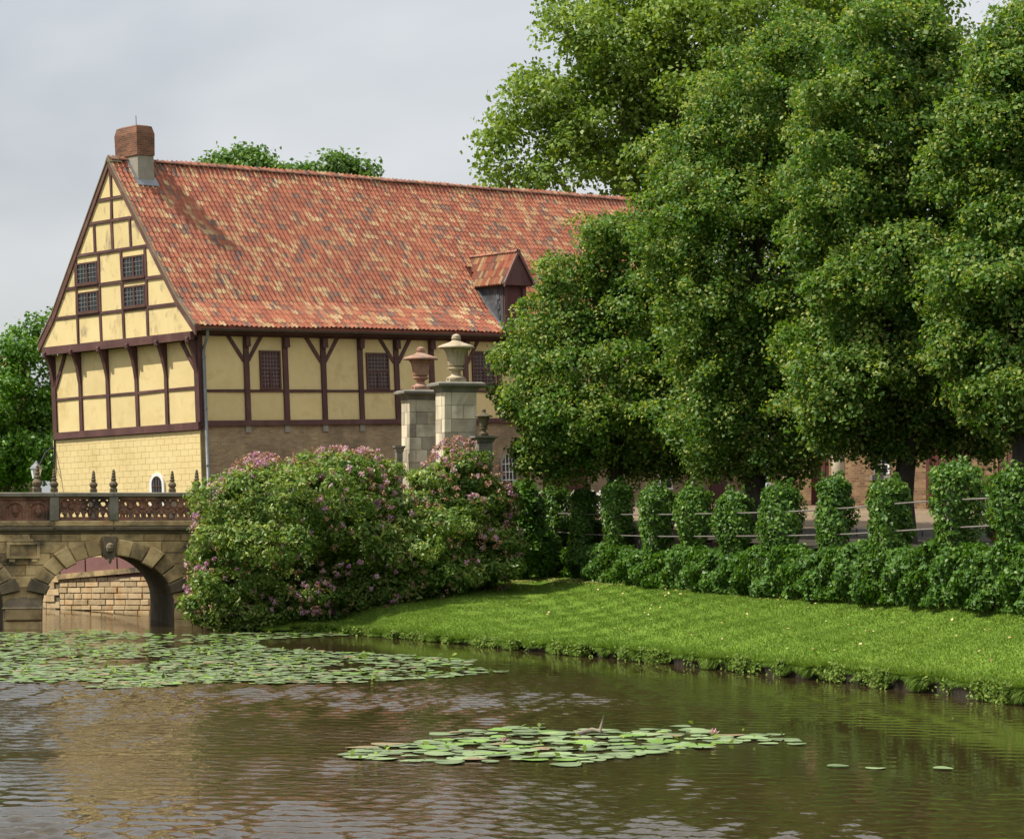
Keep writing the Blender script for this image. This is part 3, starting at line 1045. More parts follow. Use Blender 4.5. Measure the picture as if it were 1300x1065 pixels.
def window_x(x0, x1, z0, z1, nx, nz, face=-0.05, mats=('window_frame', 'glass', 'lead_came'), split=True):
    """leaded window in the long wall"""
    m_ = MB()
    t = .07
    m_.box(x0, x1, face, 0.02, z0, z0 + t).box(x0, x1, face, 0.02, z1 - t, z1).box(x0, x0 + t, face, 0.02, z0 + t, z1 - t).box(x1 - t, x1, face, 0.02, z0 + t, z1 - t)
    w = m_.build('window', mats[0], house)
    MB().box(x0 + t, x1 - t, -0.018, -0.004, z0 + t, z1 - t).build('pane', mats[1], w)
    m_ = MB()
    if split:
        zm = z0 + (z1 - z0) * .52
        m_.box(x0 + t, x1 - t, face + .004, -.02, zm - .03, zm + .03).box((x0 + x1) / 2 - .035, (x0 + x1) / 2 + .035, face + .005, -.02, z0 + t, zm - .03)
        m_.build('transom', mats[0], w)
    m_ = MB()
    for i in range(1, nx):
        x = x0 + t + (x1 - x0 - 2 * t) * i / nx
        m_.box(x - .010, x + .010, -.034, -.0185, z0 + t, z1 - t)
    for i in range(1, nz):
        z = z0 + t + (z1 - z0 - 2 * t) * i / nz
        m_.box(x0 + t, x1 - t, -.0335, -.019, z - .010, z + .010)
    tag(m_.build('glazing_bars', mats[2], w), kind='stuff')
    return w


for d_ in (WIN_LONG, WIN_LONG2):
    for k, (a, b, c, d) in d_.items():
        wdw = window_x(a, b, c, d, 6, 9)
        if k == 1:
            wdw['label'] = 'window closed by a dark red shutter'
            for ch in wdw.children:
                if ch.name.startswith('pane'):
                    ch.data.materials[0] = MAT['red_door']
# stone pads under the posts
for x in (posts[0], posts[1], posts[2], posts[3]):
    MB().box(x - .12, x + .12, -.03, .1, ZB - .30, ZB - .062).build('corbel_stone', 'chimney_render', house)


# arched ground-floor windows, doors on the long side
def arch_window(x, z0, z1, w, parent, mats=('chimney_render', 'glass', 'white_frame'), axis='x', name='window', dark=None):
    """round-headed window; outer surround w wide"""
    r = w / 2
    zs = z1 - r

    def outline(rr, n=10):
        return [(-rr, z0)] + [(-rr * math.cos(math.pi * i / n), zs + rr * math.sin(math.pi * i / n)) for i in range(n + 1)] + [(rr, z0)]
    o, i_ = outline(r), outline(r - .11)

    def P(u, y, z):
        return (x + u, y, z) if axis == 'x' else (y, x - u, z)
    m_ = MB()
    n = len(o)
    ptsA = [P(u, -.05, z) for u, z in o] + [P(u, -.05, z) for u, z in i_] + [P(u, .05, z) for u, z in o] + [P(u, .05, z) for u, z in i_]
    fs = []
    for k in range(n - 1):
        fs += [(k, k + 1, n + k + 1, n + k), (k + 1, k, 2 * n + k, 2 * n + k + 1), (n + k, n + k + 1, 3 * n + k + 1, 3 * n + k)]
    m_.poly(ptsA, fs)
    win = m_.build(name, mats[0], parent)
    MB().poly([P(u, -.018, z) for u, z in i_], [tuple(range(n))]).build('pane', mats[1], win)
    m_ = MB()
    ri = r - .11
    for u in (-ri * .5, 0, ri * .5):
        a, b = P(u - .014, -.045, z0), P(u + .014, -.02, zs + math.sqrt(max(0, ri * ri - u * u)) - .01)
        m_.box(min(a[0], b[0]), max(a[0], b[0]), min(a[1], b[1]), max(a[1], b[1]), z0, b[2])
    z = z0 + .3
    while z < z1 - .15:
        hw = ri if z < zs else math.sqrt(max(0, ri * ri - (z - zs) ** 2))
        a, b = P(-hw, -.043, z), P(hw, -.022, z)
        m_.box(min(a[0], b[0]), max(a[0], b[0]), min(a[1], b[1]), max(a[1], b[1]), z - .013, z + .013)
        z += .3
    tag(m_.build('glazing_bars', mats[2], win), kind='stuff')
    return win


arch_window(14.79, 3.6, 5.22, .95, house)
arch_window(9.35, 3.6, 5.22, .95, house)
arch_window(4.2, 3.6, 5.22, .95, house)
wdw = arch_window(2.33, 3.5, 4.86, .78, house, ('white_frame', 'glass_lit', 'window_frame'), axis='y')


def plank_door(x0, x1, z0, z1, parent, y=-.03, name='door', mat='red_door'):
    d = MB().box(x0 - .07, x1 + .07, y + .02, .06, z0, z1 + .07).build(name, 'window_frame', parent)
    n = max(3, int((x1 - x0) / .2))
    me = MB().bbox(0, (x1 - x0) / n - .012, 0, .05, 0, z1 - z0, .012).mesh('plank', mat)
    for i in range(n):
        link('plank', me, d, Matrix.Translation((x0 + (x1 - x0) * i / n, y - .03, z0)))
    return d


plank_door(16.75, 19.1, 2.9, 5.3, house)
plank_door(26.6, 27.5, 2.6, 5.0, house)
plank_door(28.9, 29.8, 2.6, 5.0, house)
window_x(23.4, 24.2, 3.6, 4.7, 2, 3, mats=('white_frame', 'glass', 'white_frame'), split=False)

# ---- timber framing of the gable (plane x = 0 below, x = -JET above the jetty)
GP = [0.03, 1.66, 3.26, 4.86, 6.42, GW - .03]


def timber_y(y0, y1, z0, z1, name='post', face=0.0, out=.05, mat='timber'):
    return MB().box(face - out, face + .12, y0, y1, z0, z1).build(name, mat, house)


timber_y(-.02, GW + .02, 6.22, 6.47, 'sill_beam', 0, .085)
prev = None
GR = 7.63
for k, y in enumerate(GP):
    w = .08 if 0 < k < 5 else .12
    timber_y(y - w, y + w, 6.47, 9.2)
    if prev is not None:
        a, b = prev + (.12 if k == 1 else .08), y - w
        MB().box(-.03 + random.uniform(-.003, .003), .1, a, b, GR - .045, GR + .045).build('rail', 'timber', house)
        MB().box(random.uniform(.004, .009), .13, a, b, 6.47, GR - .045).build('plaster_panel', 'plaster', house)
        MB().box(random.uniform(.004, .009), .13, a, b, GR + .045, 9.2).build('plaster_panel', 'plaster', house)
    # carved bracket carrying the jetty
    m_ = MB()
    m_.prism([(-.05, y - .075, 8.10), (-.09, y - .075, 8.35), (-.17, y - .075, 8.75), (-.34, y - .075, 9.2), (-.05, y - .075, 9.2)], (0, .15, 0))
    m_.build('bracket', 'timber', house)
    m_ = MB()
    m_.bbox(-.07, .07, 0, .3, -.1, .1, .03)
    link('beam_end', m_.mesh('beam_end', 'timber'), house, Matrix.Translation((-.44, y, 9.21)) @ Matrix.Rotation(-math.pi / 2, 4, 'Z'))
    prev = y
brm = MB()
brm.bar((.03, .12, 8.25), (.03, .75, 9.2), .15, .14)
brm.build('brace', 'timber', house)
brm = MB()
brm.bar((.03, GW - .12, 8.05), (.03, GW - .75, 9.2), .15, .14)
brm.build('brace', 'timber', house)
timber_y(-.12, GW + .12, 9.22, 9.50, 'jetty_beam', -JET, .06)
MB().box(-JET, .1, -.02, GW + .02, 9.30, 9.48).build('jetty_floor', 'timber', house)


def rake(z, side):
    """y of the gable edge at height z (inside the barge boards); side 0 = long-side edge, 1 = far edge"""
    d = np.interp(-z, [-p[1] for p in PROF], [p[0] for p in PROF]) - .03
    return GW / 2 - d if side == 0 else GW / 2 + d


levels = [9.50, 10.46, 11.45, 12.55, 13.59, 14.36, 15.50]
verts_at = [[2.18, 3.49, 4.76, 6.07], [2.18, 3.49, 4.76, 6.07], [2.18, 3.49, 4.76, 6.07], [2.95, 3.95, 4.93], [3.93], [3.92]]
half = .055
XG = -JET


def clip_poly(poly, a, b, c):
    """keep the side a*y + b*z <= c"""
    out = []
    for i in range(len(poly)):
        p, q = poly[i], poly[(i + 1) % len(poly)]
        dp, dq = a * p[0] + b * p[1] - c, a * q[0] + b * q[1] - c
        if dp <= 0:
            out.append(p)
        if dp * dq < 0:
            t = dp / (dp - dq)
            out.append((p[0] + (q[0] - p[0]) * t, p[1] + (q[1] - p[1]) * t))
    return out


def clip_gable(poly):
    for side in (0, 1):
        for (d0, h0), (d1, h1) in zip(PROF[:1], PROF[1:2]):
            # line in (d, h): keep points below it (moved in by .1)
            A, B = (h0 - h1), (d1 - d0)
            Cc = A * (d0 - .03) + B * h0
            if side == 0:
                poly = clip_poly(poly, -A, B, Cc - A * GW / 2)
            else:
                poly = clip_poly(poly, A, B, Cc + A * GW / 2)
            if len(poly) < 3:
                return []
    return poly


def panel_x(poly, x0, x1, name, mat):
    if len(poly) >= 3:
        MB().prism([(x0, y, z) for y, z in poly], (x1 - x0, 0, 0)).build(name, mat, house)


for i in range(len(levels) - 1):
    z0, z1 = levels[i], levels[i + 1]
    ys = [-2] + verts_at[i] + [GW + 2]
    zb = z0 + (half if i else 0)
    zt = z1 - (half if i < 5 else 0)
    for a, b in zip(ys[:-1], ys[1:]):
        a2 = a + half if a > -2 else a
        b2 = b - half if b < GW + 2 else b
        panel_x(clip_gable([(a2, zb), (b2, zb), (b2, zt), (a2, zt)]), XG + random.uniform(.004, .010), XG + .12, 'plaster_panel', 'plaster_stained')
    for y in verts_at[i]:
        panel_x(clip_gable([(y - half, zb), (y + half, zb), (y + half, zt), (y - half, zt)]), XG - .03, XG + .12, 'post', 'timber')
    if i:
        panel_x(clip_gable([(-2, z0 - half), (GW + 2, z0 - half), (GW + 2, z0 + half), (-2, z0 + half)]), XG - .035, XG + .12, 'rail', 'timber')
panel_x(clip_gable([(-2, 9.5), (GW + 2, 9.5), (GW + 2, 15.6), (-2, 15.6)]), XG + .13, XG + .2, 'gable_backing', 'block_joint')


def window_y(y0, y1, z0, z1, nx, nz):
    face = XG - .045
    t = .06
    m_ = MB()
    m_.box(face, XG, y0, y1, z0, z0 + t).box(face, XG, y0, y1, z1 - t, z1).box(face, XG, y0, y0 + t, z0 + t, z1 - t).box(face, XG, y1 - t, y1, z0 + t, z1 - t)
    m_.box(face - .03, XG, y0 - .05, y1 + .05, z0 - .05, z0 - .002)
    w = m_.build('window', 'window_frame', house)
    MB().box(XG - .012, XG - .002, y0 + t, y1 - t, z0 + t, z1 - t).build('pane', 'glass', w)
    ym = (y0 + y1) / 2
    MB().box(face + .003, XG - .013, ym - .04, ym + .04, z0 + t, z1 - t).build('mullion', 'window_frame', w)
    m_ = MB()
    for i in range(1, nx):
        y = y0 + t + (y1 - y0 - 2 * t) * i / nx
        m_.box(XG - .03, XG - .0125, y - .011, y + .011, z0 + t, z1 - t)
    for i in range(1, nz):
        z = z0 + t + (z1 - z0 - 2 * t) * i / nz
        m_.box(XG - .0295, XG - .0128, y0 + t, y1 - t, z - .011, z + .011)
    tag(m_.build('glazing_bars', 'lead_came', w), kind='stuff')


window_y(4.83, 6.0, 11.53, 12.28, 6, 4)
window_y(4.83, 6.0, 10.54, 11.26, 6, 4)
window_y(2.25, 3.42, 11.53, 12.28, 6, 4)
window_y(2.25, 3.42, 10.54, 11.26, 6, 4)

# ---- roof
mb = MB()
XR0, XR1 = -JET - .035, HL
for side in (-1, 1):
    pr = [(GW / 2 + side * d, h - .03) for d, h in PROF]
    lo = [(y, h - .14) for y, h in pr]
    loop = [(XR0 + .05, y, h) for y, h in pr] + [(XR0 + .05, y, h) for y, h in lo[::-1]]
    n = len(pr)
    P = loop + [(XR1, y, z) for _, y, z in loop]
    k = 2 * n
    mb.poly(P, [tuple(range(k)), tuple(range(k, 2 * k))[::-1]] + [(i, (i + 1) % k, k + (i + 1) % k, k + i) for i in range(k)])
roof = mb.build('roof', 'tile_underlay', house)

TW, EXPO, TL = 0.215, 0.222, 0.30


def tile_template():
    xs_ = np.array([0, .18, .36, .60, .82, 1.0]) * (TW * 1.02)
    zs_ = np.array([.040, .066, .040, .000, .000, .030])
    V = []
    for y_, lift in ((0.0, .020), (TL, .002)):
        V += [(x, y_, z + lift) for x, z in zip(xs_, zs_)]
    V += [(x, 0.004, z + .002) for x, z in zip(xs_, zs_)]
    Fc = [(i, i + 1, 7 + i, 6 + i) for i in range(5)] + [(12 + i, 13 + i, 1 + i, i) for i in range(5)]
    return np.array(V), Fc


TV, TF = tile_template()
tw = np.array([w for _, w in TILES], float)
tw /= tw.sum()
tile_me = []
for nm, _ in TILES:
    m_ = MB()
    m_.poly([tuple(v) for v in TV], TF)
    tile_me.append(m_.mesh('roof_tile', nm))
slope_len = [math.dist(PROF[0], PROF[1]), math.dist(PROF[1], PROF[2])]
tot = sum(slope_len)
DORM = (14.62, 15.86)
place = []
for side in (0,):
    s_ = tot - .0
    r = 0
    while s_ > .12:
        # position of the lower edge of this course, measured from the ridge
        if s_ <= slope_len[0]:
            f = s_ / slope_len[0]
            a, b = PROF[0], PROF[1]
        else:
            f = (s_ - slope_len[0]) / slope_len[1]
            a, b = PROF[1], PROF[2]
        d = a[0] + (b[0] - a[0]) * f
        h = a[1] + (b[1] - a[1]) * f
        up = Vector((0, (a[0] - b[0]), a[1] - b[1])).normalized()      # up-slope for the long side: y grows towards the ridge
        up = Vector((0, -up.y if False else abs(up.y), up.z))
        x = XR0 + .02
        while x < XR1 - .1:
            if not (side == 0 and DORM[0] - .12 < x + TW / 2 < DORM[1] + .12 and d > 2.35 and h < 12.6):
                if not (0.45 < x + TW / 2 < 1.22 and d < .55 and side == 0):
                    place.append((side, r, x, d, h, up))
            x += TW
        s_ -= EXPO
        r += 1
loose, stuffV, stuffM = [], [], []
near = [p for p in place if p[0] == 0 and p[1] < 10 and p[2] < 7.2]
near_ids = set(id(p) for p in near[:300])
crg = random.Random(5)
for p in place:
    side, r, x, d, h, up = p
    ci = crg.choices(range(len(TILES)), weights=[w for _, w in TILES])[0]
    if side == 0:
        X, Y = Vector((1, 0, 0)), up
        org = Vector((x, GW / 2 - d, h))
    else:
        X, Y = Vector((-1, 0, 0)), Vector((0, -up.y, up.z))
        org = Vector((x + TW, GW / 2 + d, h))
    Z = X.cross(Y)
    jit = Vector((crg.uniform(-.006, .006), 0, crg.uniform(-.004, .006))) + Y * crg.uniform(-.012, .012)
    sag = -0.035 * math.sin(x * .42 + 1.0) - .02 * math.sin(x * 1.1 + d)
    M4 = Matrix(((X.x, Y.x, Z.x, org.x + jit.x), (X.y, Y.y, Z.y, org.y + jit.y), (X.z, Y.z, Z.z, org.z + jit.z + sag * .6), (0, 0, 0, 1)))
    if id(p) in near_ids:
        link('roof_tile', tile_me[ci], roof, M4)
    else:
        stuffV.append((M4, ci))
A = np.array([np.array(m) for m, _ in stuffV])
VV = np.einsum('nij,kj->nki', A[:, :3, :3], TV) + A[:, None, :3, 3]
FA = (np.arange(len(A))[:, None, None] * len(TV) + np.array(TF)[None]).reshape(-1, 4)
me = quad_mesh('roof_tiles', VV, 4, None, mats=[n for n, _ in TILES], midx=np.repeat([c for _, c in stuffV], len(TF)), faces=FA)
me.shade_flat()
tag(link('roof_tiles', me, roof), kind='stuff')
# ridge tiles
rme = MB()
for k in range(9):
    a = math.pi * k / 8
    rme.v += [(0, -.14 * math.cos(a), .11 * math.sin(a)), (.42, -.115 * math.cos(a), .09 * math.sin(a))]
for k in range(8):
    rme.f.append((2 * k, 2 * k + 1, 2 * k + 3, 2 * k + 2))
    rme.m.append(0)
rme = rme.mesh('ridge_tile', 'ridge_tile')
x = XR0
while x < XR1:
    if not .2 < x < 1.2:
        link('ridge_tile', rme, roof, Matrix.Translation((x, GW / 2, ZR - .015 + random.uniform(-.01, .012))) @ Matrix.Rotation(R(random.uniform(-1.5, 1.5)), 4, 'Z'))
    x += .40
# barge boards with the tile-edge fillet on top
for side in (-1, 1):
    pr = [(GW / 2 + side * d, h) for d, h in PROF]
    pr[0] = (GW / 2, ZR + .02)
    dn = [(y, h - .34) for y, h in pr]
    for i in range(2):
        MB().prism([(XR0 - .02, pr[i][0], pr[i][1] - .02), (XR0 - .02, pr[i + 1][0], pr[i + 1][1] - .02), (XR0 - .02, dn[i + 1][0], dn[i + 1][1]), (XR0 - .02, dn[i][0], dn[i][1])], (.07, 0, 0)).build('barge_board', 'bargeboard', house)
        MB().prism([(XR0 - .045, pr[i][0], pr[i][1] + .05), (XR0 - .045, pr[i + 1][0], pr[i + 1][1] + .05), (XR0 - .045, pr[i + 1][0], pr[i + 1][1] - .02), (XR0 - .045, pr[i][0], pr[i][1] - .02)], (.18, 0, 0)).build('verge', 'barge_stone', house)
MB().prism([(XR0 - .03, GW / 2 - .16, ZR - .10), (XR0 - .03, GW / 2, ZR + .12), (XR0 - .03, GW / 2 + .16, ZR - .10)], (.5, 0, 0)).build('ridge_cap', 'barge_stone', house)
# eaves
MB().box(.02, HL, -.30, .10, 9.44, 9.56).build('soffit', 'timber', house)
gut = MB()
n = 9
gy, gz, gr = GW / 2 - 4.36 - .07, ZE - .10, .085
for x in (-.2, HL):
    for k in range(n):
        a = math.pi + math.pi * k / (n - 1)
        gut.v.append((x, gy + gr * math.cos(a), gz + gr * math.sin(a)))
for k in range(n - 1):
    gut.f.append((k, k + 1, n + k + 1, n + k))
    gut.m.append(0)
gut.build('gutter', 'gutter_dark', house, smooth=True)
MB().tube([(.12, gy, gz - .06), (.12, gy, gz - .25), (.16, -.18, gz - .62), (.16, -.16, gz - .75), (.16, -.16, 2.5)], .055, 10).build('downspout', 'zinc', house, smooth=True)
m_ = MB()
for z in (8.6, 6.9, 5.0, 3.6):
    m_.lathe([(.072, 0), (.072, .05)], 10, (.16, -.16, z))
tag(m_.build('pipe_collars', 'zinc', house), kind='stuff')

# ---- chimney
ch = MB().box(.50, 1.20, 3.42, 4.56, 14.2, 15.86).build('chimney', 'chimney_render', house)
ch['label'] = 'weathered brick chimney on a grey rendered base'
m_ = MB()
x0, x1, y0, y1 = .46, 1.22, 3.38, 4.60
P = [(x0, y0, 15.86), (x1, y0, 15.86), (x1, y1, 15.86), (x0, y1, 15.86), (x0 - .01, y0 - .01, 16.62), (x1 + .02, y0 - .01, 16.62), (x1 + .02, y1 + .01, 16.62), (x0 - .01, y1 + .01, 16.62),
     (x0 + .05, y0 + .05, 16.88), (x1 - .05, y0 + .05, 16.88), (x1 - .05, y1 - .05, 16.90), (x0 + .05, y1 - .05, 16.86), (x0 + .16, y0 + .16, 16.92), (x1 - .16, y0 + .16, 16.92), (x1 - .16, y1 - .16, 16.92), (x0 + .16, y1 - .16, 16.92)]
m_.poly(P, [(3, 2, 1, 0), (12, 13, 14, 15)])
for b in (0, 4, 8):
    for i in range(4):
        m_.poly([P[b + i], P[b + (i + 1) % 4], P[b + 4 + (i + 1) % 4], P[b + 4 + i]], [(0, 1, 2, 3)], 1 if i % 2 else 0)
m_.build('brick_shaft', ['chimney_brick_x', 'chimney_brick_y'], ch)
m_ = MB()
m_.prism([(.38, GW / 2 - .70, roof_h(.70) + .09), (1.32, GW / 2 - .70, roof_h(.70) + .09), (1.32, GW / 2 - .50, roof_h(.50) + .10), (.38, GW / 2 - .50, roof_h(.50) + .10)], (0, 0, .02))
m_.prism([(.38, GW / 2 - .55, roof_h(.55) + .105), (.50, GW / 2 - .55, roof_h(.55) + .105), (.50, GW / 2 - .05, roof_h(.05) + .10), (.38, GW / 2 - .05, roof_h(.05) + .10)], (0, 0, .02))
m_.build('flashing', 'lead', ch)
MB().tube([(.95, 4.0, 16.9), (.95, 4.0, 17.32)], .012, 5).build('lightning_rod', 'iron', ch)

# ---- dormer
DF = -.22                                   # front plane
dz0, dze, dzr = 9.62, 11.52, 12.72
dx0, dx1 = DORM
dm = (dx0 + dx1) / 2
dormer = MB().box(dx0 + .06, dx1 - .06, DF + .08, DF + .16, dz0, dze).build('dormer', 'timber', house)
dormer['label'] = 'gabled dormer with slate cheeks and dark red door'


def roof_y(h):
    d = np.interp(-h, [-p[1] for p in PROF], [p[0] for p in PROF])
    return GW / 2 - d


for xs0, xs1, nm in ((dx0, dx0 + .06, 0), (dx1 - .06, dx1, 1)):
    zz = np.linspace(dz0 + .12, dze, 8)
    poly = [(xs0, DF, dz0 + .12), (xs0, DF, dze)] + [(xs0, float(roof_y(z)) + .05, z) for z in zz[::-1]]
    MB().prism(poly, (.06, 0, 0)).build('cheek', 'slate', dormer)
# slates hung on the near cheek
rowh = .19
z = dz0 + .2
rr_ = 0
while z < dze - .05:
    yb = float(roof_y(z + .05))
    y = DF + .16 + (.10 if rr_ % 2 else 0)
    while y + .05 < yb:
        y1 = min(y + .20, yb)
        MB().prism([(dx0 - .004, y + .004, z), (dx0 - .004, y1 - .004, z - .02), (dx0 - .002, y1 - .004, min(z + rowh, dze)), (dx0 - .002, y + .004, min(z + rowh, dze))], (-.022, 0, 0)).build('slate', 'slate', dormer)
        y += .20
    z += rowh
    rr_ += 1
# lead where cheek meets roof
m_ = MB()
zz = np.linspace(dz0 + .1, dze + .05, 10)
for a, b in zip(zz[:-1], zz[1:]):
    ya, yb = float(roof_y(a)), float(roof_y(b))
    m_.poly([(dx0 - .14, ya, a + .085), (dx0 + .02, ya, a + .095), (dx0 + .02, yb, b + .095), (dx0 - .14, yb, b + .085)], [(0, 1, 2, 3)])
m_.build('flashing', 'lead', dormer)
for x in (dx0 + .02, dx1 - .2):
    MB().box(x, x + .18, DF - .06, DF + .1, dz0 - .1, dze + .05).build('post', 'timber', dormer)
MB().box(dx0, dx1, DF - .10, DF + .12, dz0 - .25, dz0 + .05).build('sill', 'timber', dormer)
dd = MB().box(dx0 + .2, dx1 - .2, DF + .0, DF + .07, dz0 + .05, dze).build('door', 'red_door', dormer)
MB().prism([(dx0 + .2, DF - .03, dze - .25)] + [(dm - .42 * math.cos(math.pi * k / 8), DF - .03, dze - .25 + .2 * math.sin(math.pi * k / 8)) for k in range(1, 8)] + [(dx1 - .2, DF - .03, dze - .25), (dx1 - .2, DF - .03, dze + .05), (dx0 + .2, DF - .03, dze + .05)], (0, .05, 0)).build('door_head', 'timber', dormer)
ov = .17
MB().prism([(dx0 - ov, DF - .28, dze - .06), (dx1 + ov, DF - .28, dze - .06), (dm, DF - .28, dzr - .02)], (0, .10, 0)).build('gable_board', 'timber', dormer)
for sgn in (-1, 1):
    xe = dm + sgn * (dm - dx0 + ov + .04)
    MB().prism([(xe, DF - .34, dze - .14), (xe, DF - .34, dze + .05), (dm, DF - .34, dzr + .10), (dm, DF - .34, dzr - .11)], (0, .06, 0)).build('barge_board', 'bargeboard', dormer)
# dormer roof slopes and their tiles
dts = []
for sgn in (-1, 1):
    xe = dm + sgn * (dm - dx0 + ov)
    yb_r, yb_e = float(roof_y(dzr)) + .1, float(roof_y(dze)) + .1
    MB().prism([(xe, DF - .28, dze - .02), (xe, yb_e, dze - .02), (dm, yb_r, dzr - .02), (dm, DF - .28, dzr - .02)], (0, 0, -.05)).build('dormer_slope', 'tile_underlay', dormer)
    e = Vector((xe, 0, dze))
    r_ = Vector((dm, 0, dzr))
    upv = (r_ - e).normalized()
    run = (r_ - e).length
    y = DF - .27
    while y < yb_r:
        for s_ in np.arange(0, run - .1, .36):
            p0 = e + upv * (s_ - .04)
            if y < float(roof_y(p0.z)) + .05:
                Yv = upv
                Xv = Vector((0, -1, 0)) if sgn < 0 else Vector((0, 1, 0))
                Zv = Xv.cross(Yv)
                o_ = Vector((p0.x, y + (TW * .62 if sgn < 0 else 0), p0.z))
                M4 = Matrix(((Xv.x * .62, Yv.x * 1.4, Zv.x, o_.x), (Xv.y * .62, Yv.y * 1.4, Zv.y, o_.y), (Xv.z * .62, Yv.z * 1.4, Zv.z, o_.z), (0, 0, 0, 1)))
                ci = crg.choices(range(len(TILES)), weights=[w for _, w in TILES])[0]
                link('tile', tile_me[ci], dormer, M4)
        y += TW * .62
y = DF - .32
while y < float(roof_y(dzr)):
    link('ridge_tile', rme, dormer, Matrix.Translation((dm, y, dzr - .0)) @ Matrix.Rotation(math.pi / 2, 4, 'Z') @ Matrix.Scale(.9, 4))
    y += .33


# ================================================================== BRICK WING to the right of the house
WA, WBp = at(978, 640, 104.0), at(1400, 640, 90.0)
wdir = (WBp - WA)
wing = empty('brick_wing', 'low brick stable wing with dark red doors seen under the lime trees', 'building', frame((WA.x, WA.y, 0), wdir))
WL = Vector((wdir.x, wdir.y)).length


def wing_x(px):
    """distance along the wing's front at photo column px"""
    k = (px - 650) / F_PX
    d = wdir.normalized()
    t = (k * WA.y - WA.x) / (d.x - k * d.y)
    return t


MB().box(0, WL, 0.0, 7.0, 2.5, 8.6).build('wall', 'wing_brick', wing)
MB().prism([(-.2, -.4, 8.5), (-.2, 3.5, 12.6), (-.2, 7.4, 8.5)], (WL + .4, 0, 0)).build('roof', 'tile_underlay', wing)
MB().box(0, WL, -.04, .0, 2.5, 4.0).build('plinth', 'wing_brick', wing)
plank_door(wing_x(1178), wing_x(1231), 3.4, 6.0, wing, y=-.06)
plank_door(wing_x(1032), wing_x(1050), 3.4, 5.9, wing, y=-.06)
wn = wing_x(1112), wing_x(1129)
w1 = MB().box(wn[0] - .06, wn[1] + .06, -.06, .02, 4.82, 5.9).build('window', 'white_frame', wing)
for i in range(2):
    for j in range(3):
        MB().box(wn[0] + .02 + i * (wn[1] - wn[0]) / 2, wn[0] - .03 + (i + 1) * (wn[1] - wn[0]) / 2, -.068, -.05, 4.86 + j * .34, 4.86 + j * .34 + .30).build('pane', 'glass', w1)
MB().box(wn[0] - .2, wn[1] + .2, -.14, .02, 4.58, 4.78).build('sill', 'kerb', wing)
MB().box(wing_x(1262), wing_x(1292), -.05, .02, 3.4, 6.2).build('doorway', 'window_frame', wing)
for px in (1266, 1277, 1288):
    MB().box(wing_x(px), wing_x(px) + .12, -.09, -.05, 3.4, 6.2).build('door_post', 'wing_brick', wing)

for px, d, lab, r0 in ((1002, 101.5, 'pale round stone column beside the wing\'s end door', .27), (1064, 98.6, 'pale stone column second from the house, near the barred window', .26)):
    b = at(px, 640, d)
    c = empty('stone_column', lab, 'column', Matrix.Translation((b.x, b.y, court_z(d))), 'porch columns')
    MB().lathe([(r0 * 1.35, 0), (r0 * 1.35, .18), (r0 * 1.15, .24), (r0 * 1.02, .32)], 18).build('base', 'pillar_stone', c, smooth=False)
    MB().lathe([(r0, .32), (r0 * .97, 1.5), (r0 * .88, 3.3)], 18).build('shaft', 'pillar_stone', c, smooth=True)
    MB().lathe([(r0 * .95, 3.3), (r0 * 1.25, 3.5), (r0 * 1.35, 3.52), (r0 * 1.35, 3.7)], 18).build('capital', 'pillar_stone', c)


# ================================================================== STONE BRIDGE
BD = Vector((0.9608, 0.277, 0)).normalized()
BM = frame((-9.76, 81.7, 0), BD)
bridge = empty('stone_bridge', 'old sandstone arch bridge with pierced parapet across the moat', 'bridge', BM)
BW = 5.2
XL, XRt = -16.0, 7.0
ARCH = [(-2.69, 2.01), (-7.90, 2.01), (-13.1, 2.01)]
SPR, RISE = 0.70, 1.50
ZD = 2.86


def intrados(x, grow=0.0):
    for c, h in ARCH:
        u = (x - c) / (h + grow)
        if abs(u) < 1:
            return SPR + (RISE + grow) * math.sqrt(1 - u * u)
    return None


cuts = {XL, XRt}
for c, h in ARCH:
    for k in range(25):
        cuts.add(c - h * math.cos(math.pi * k / 24))
cuts = sorted(cuts)
mb = MB()
for a, b in zip(cuts[:-1], cuts[1:]):
    za, zb = intrados(a + 1e-6), intrados(b - 1e-6)
    mid = intrados((a + b) / 2)
    if mid is None:
        za = zb = -1.2
    else:
        za = za if za is not None else SPR
        zb = zb if zb is not None else SPR
    P = [(a, .03, za), (b, .03, zb), (b, .03, ZD), (a, .03, ZD), (a, BW - .03, za), (b, BW - .03, zb), (b, BW - .03, ZD), (a, BW - .03, ZD)]
    fs = [(0, 1, 2, 3), (7, 6, 5, 4), (3, 2, 6, 7), (4, 5, 1, 0)]
    if mid is None:
        fs += [(0, 3, 7, 4), (1, 5, 6, 2)]
    mb.poly(P, fs)
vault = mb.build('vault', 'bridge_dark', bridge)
MB().box(XL, XRt + 1.5, .25, BW - .25, ZD, ZD + .25).build('deck', 'cobbles', bridge)
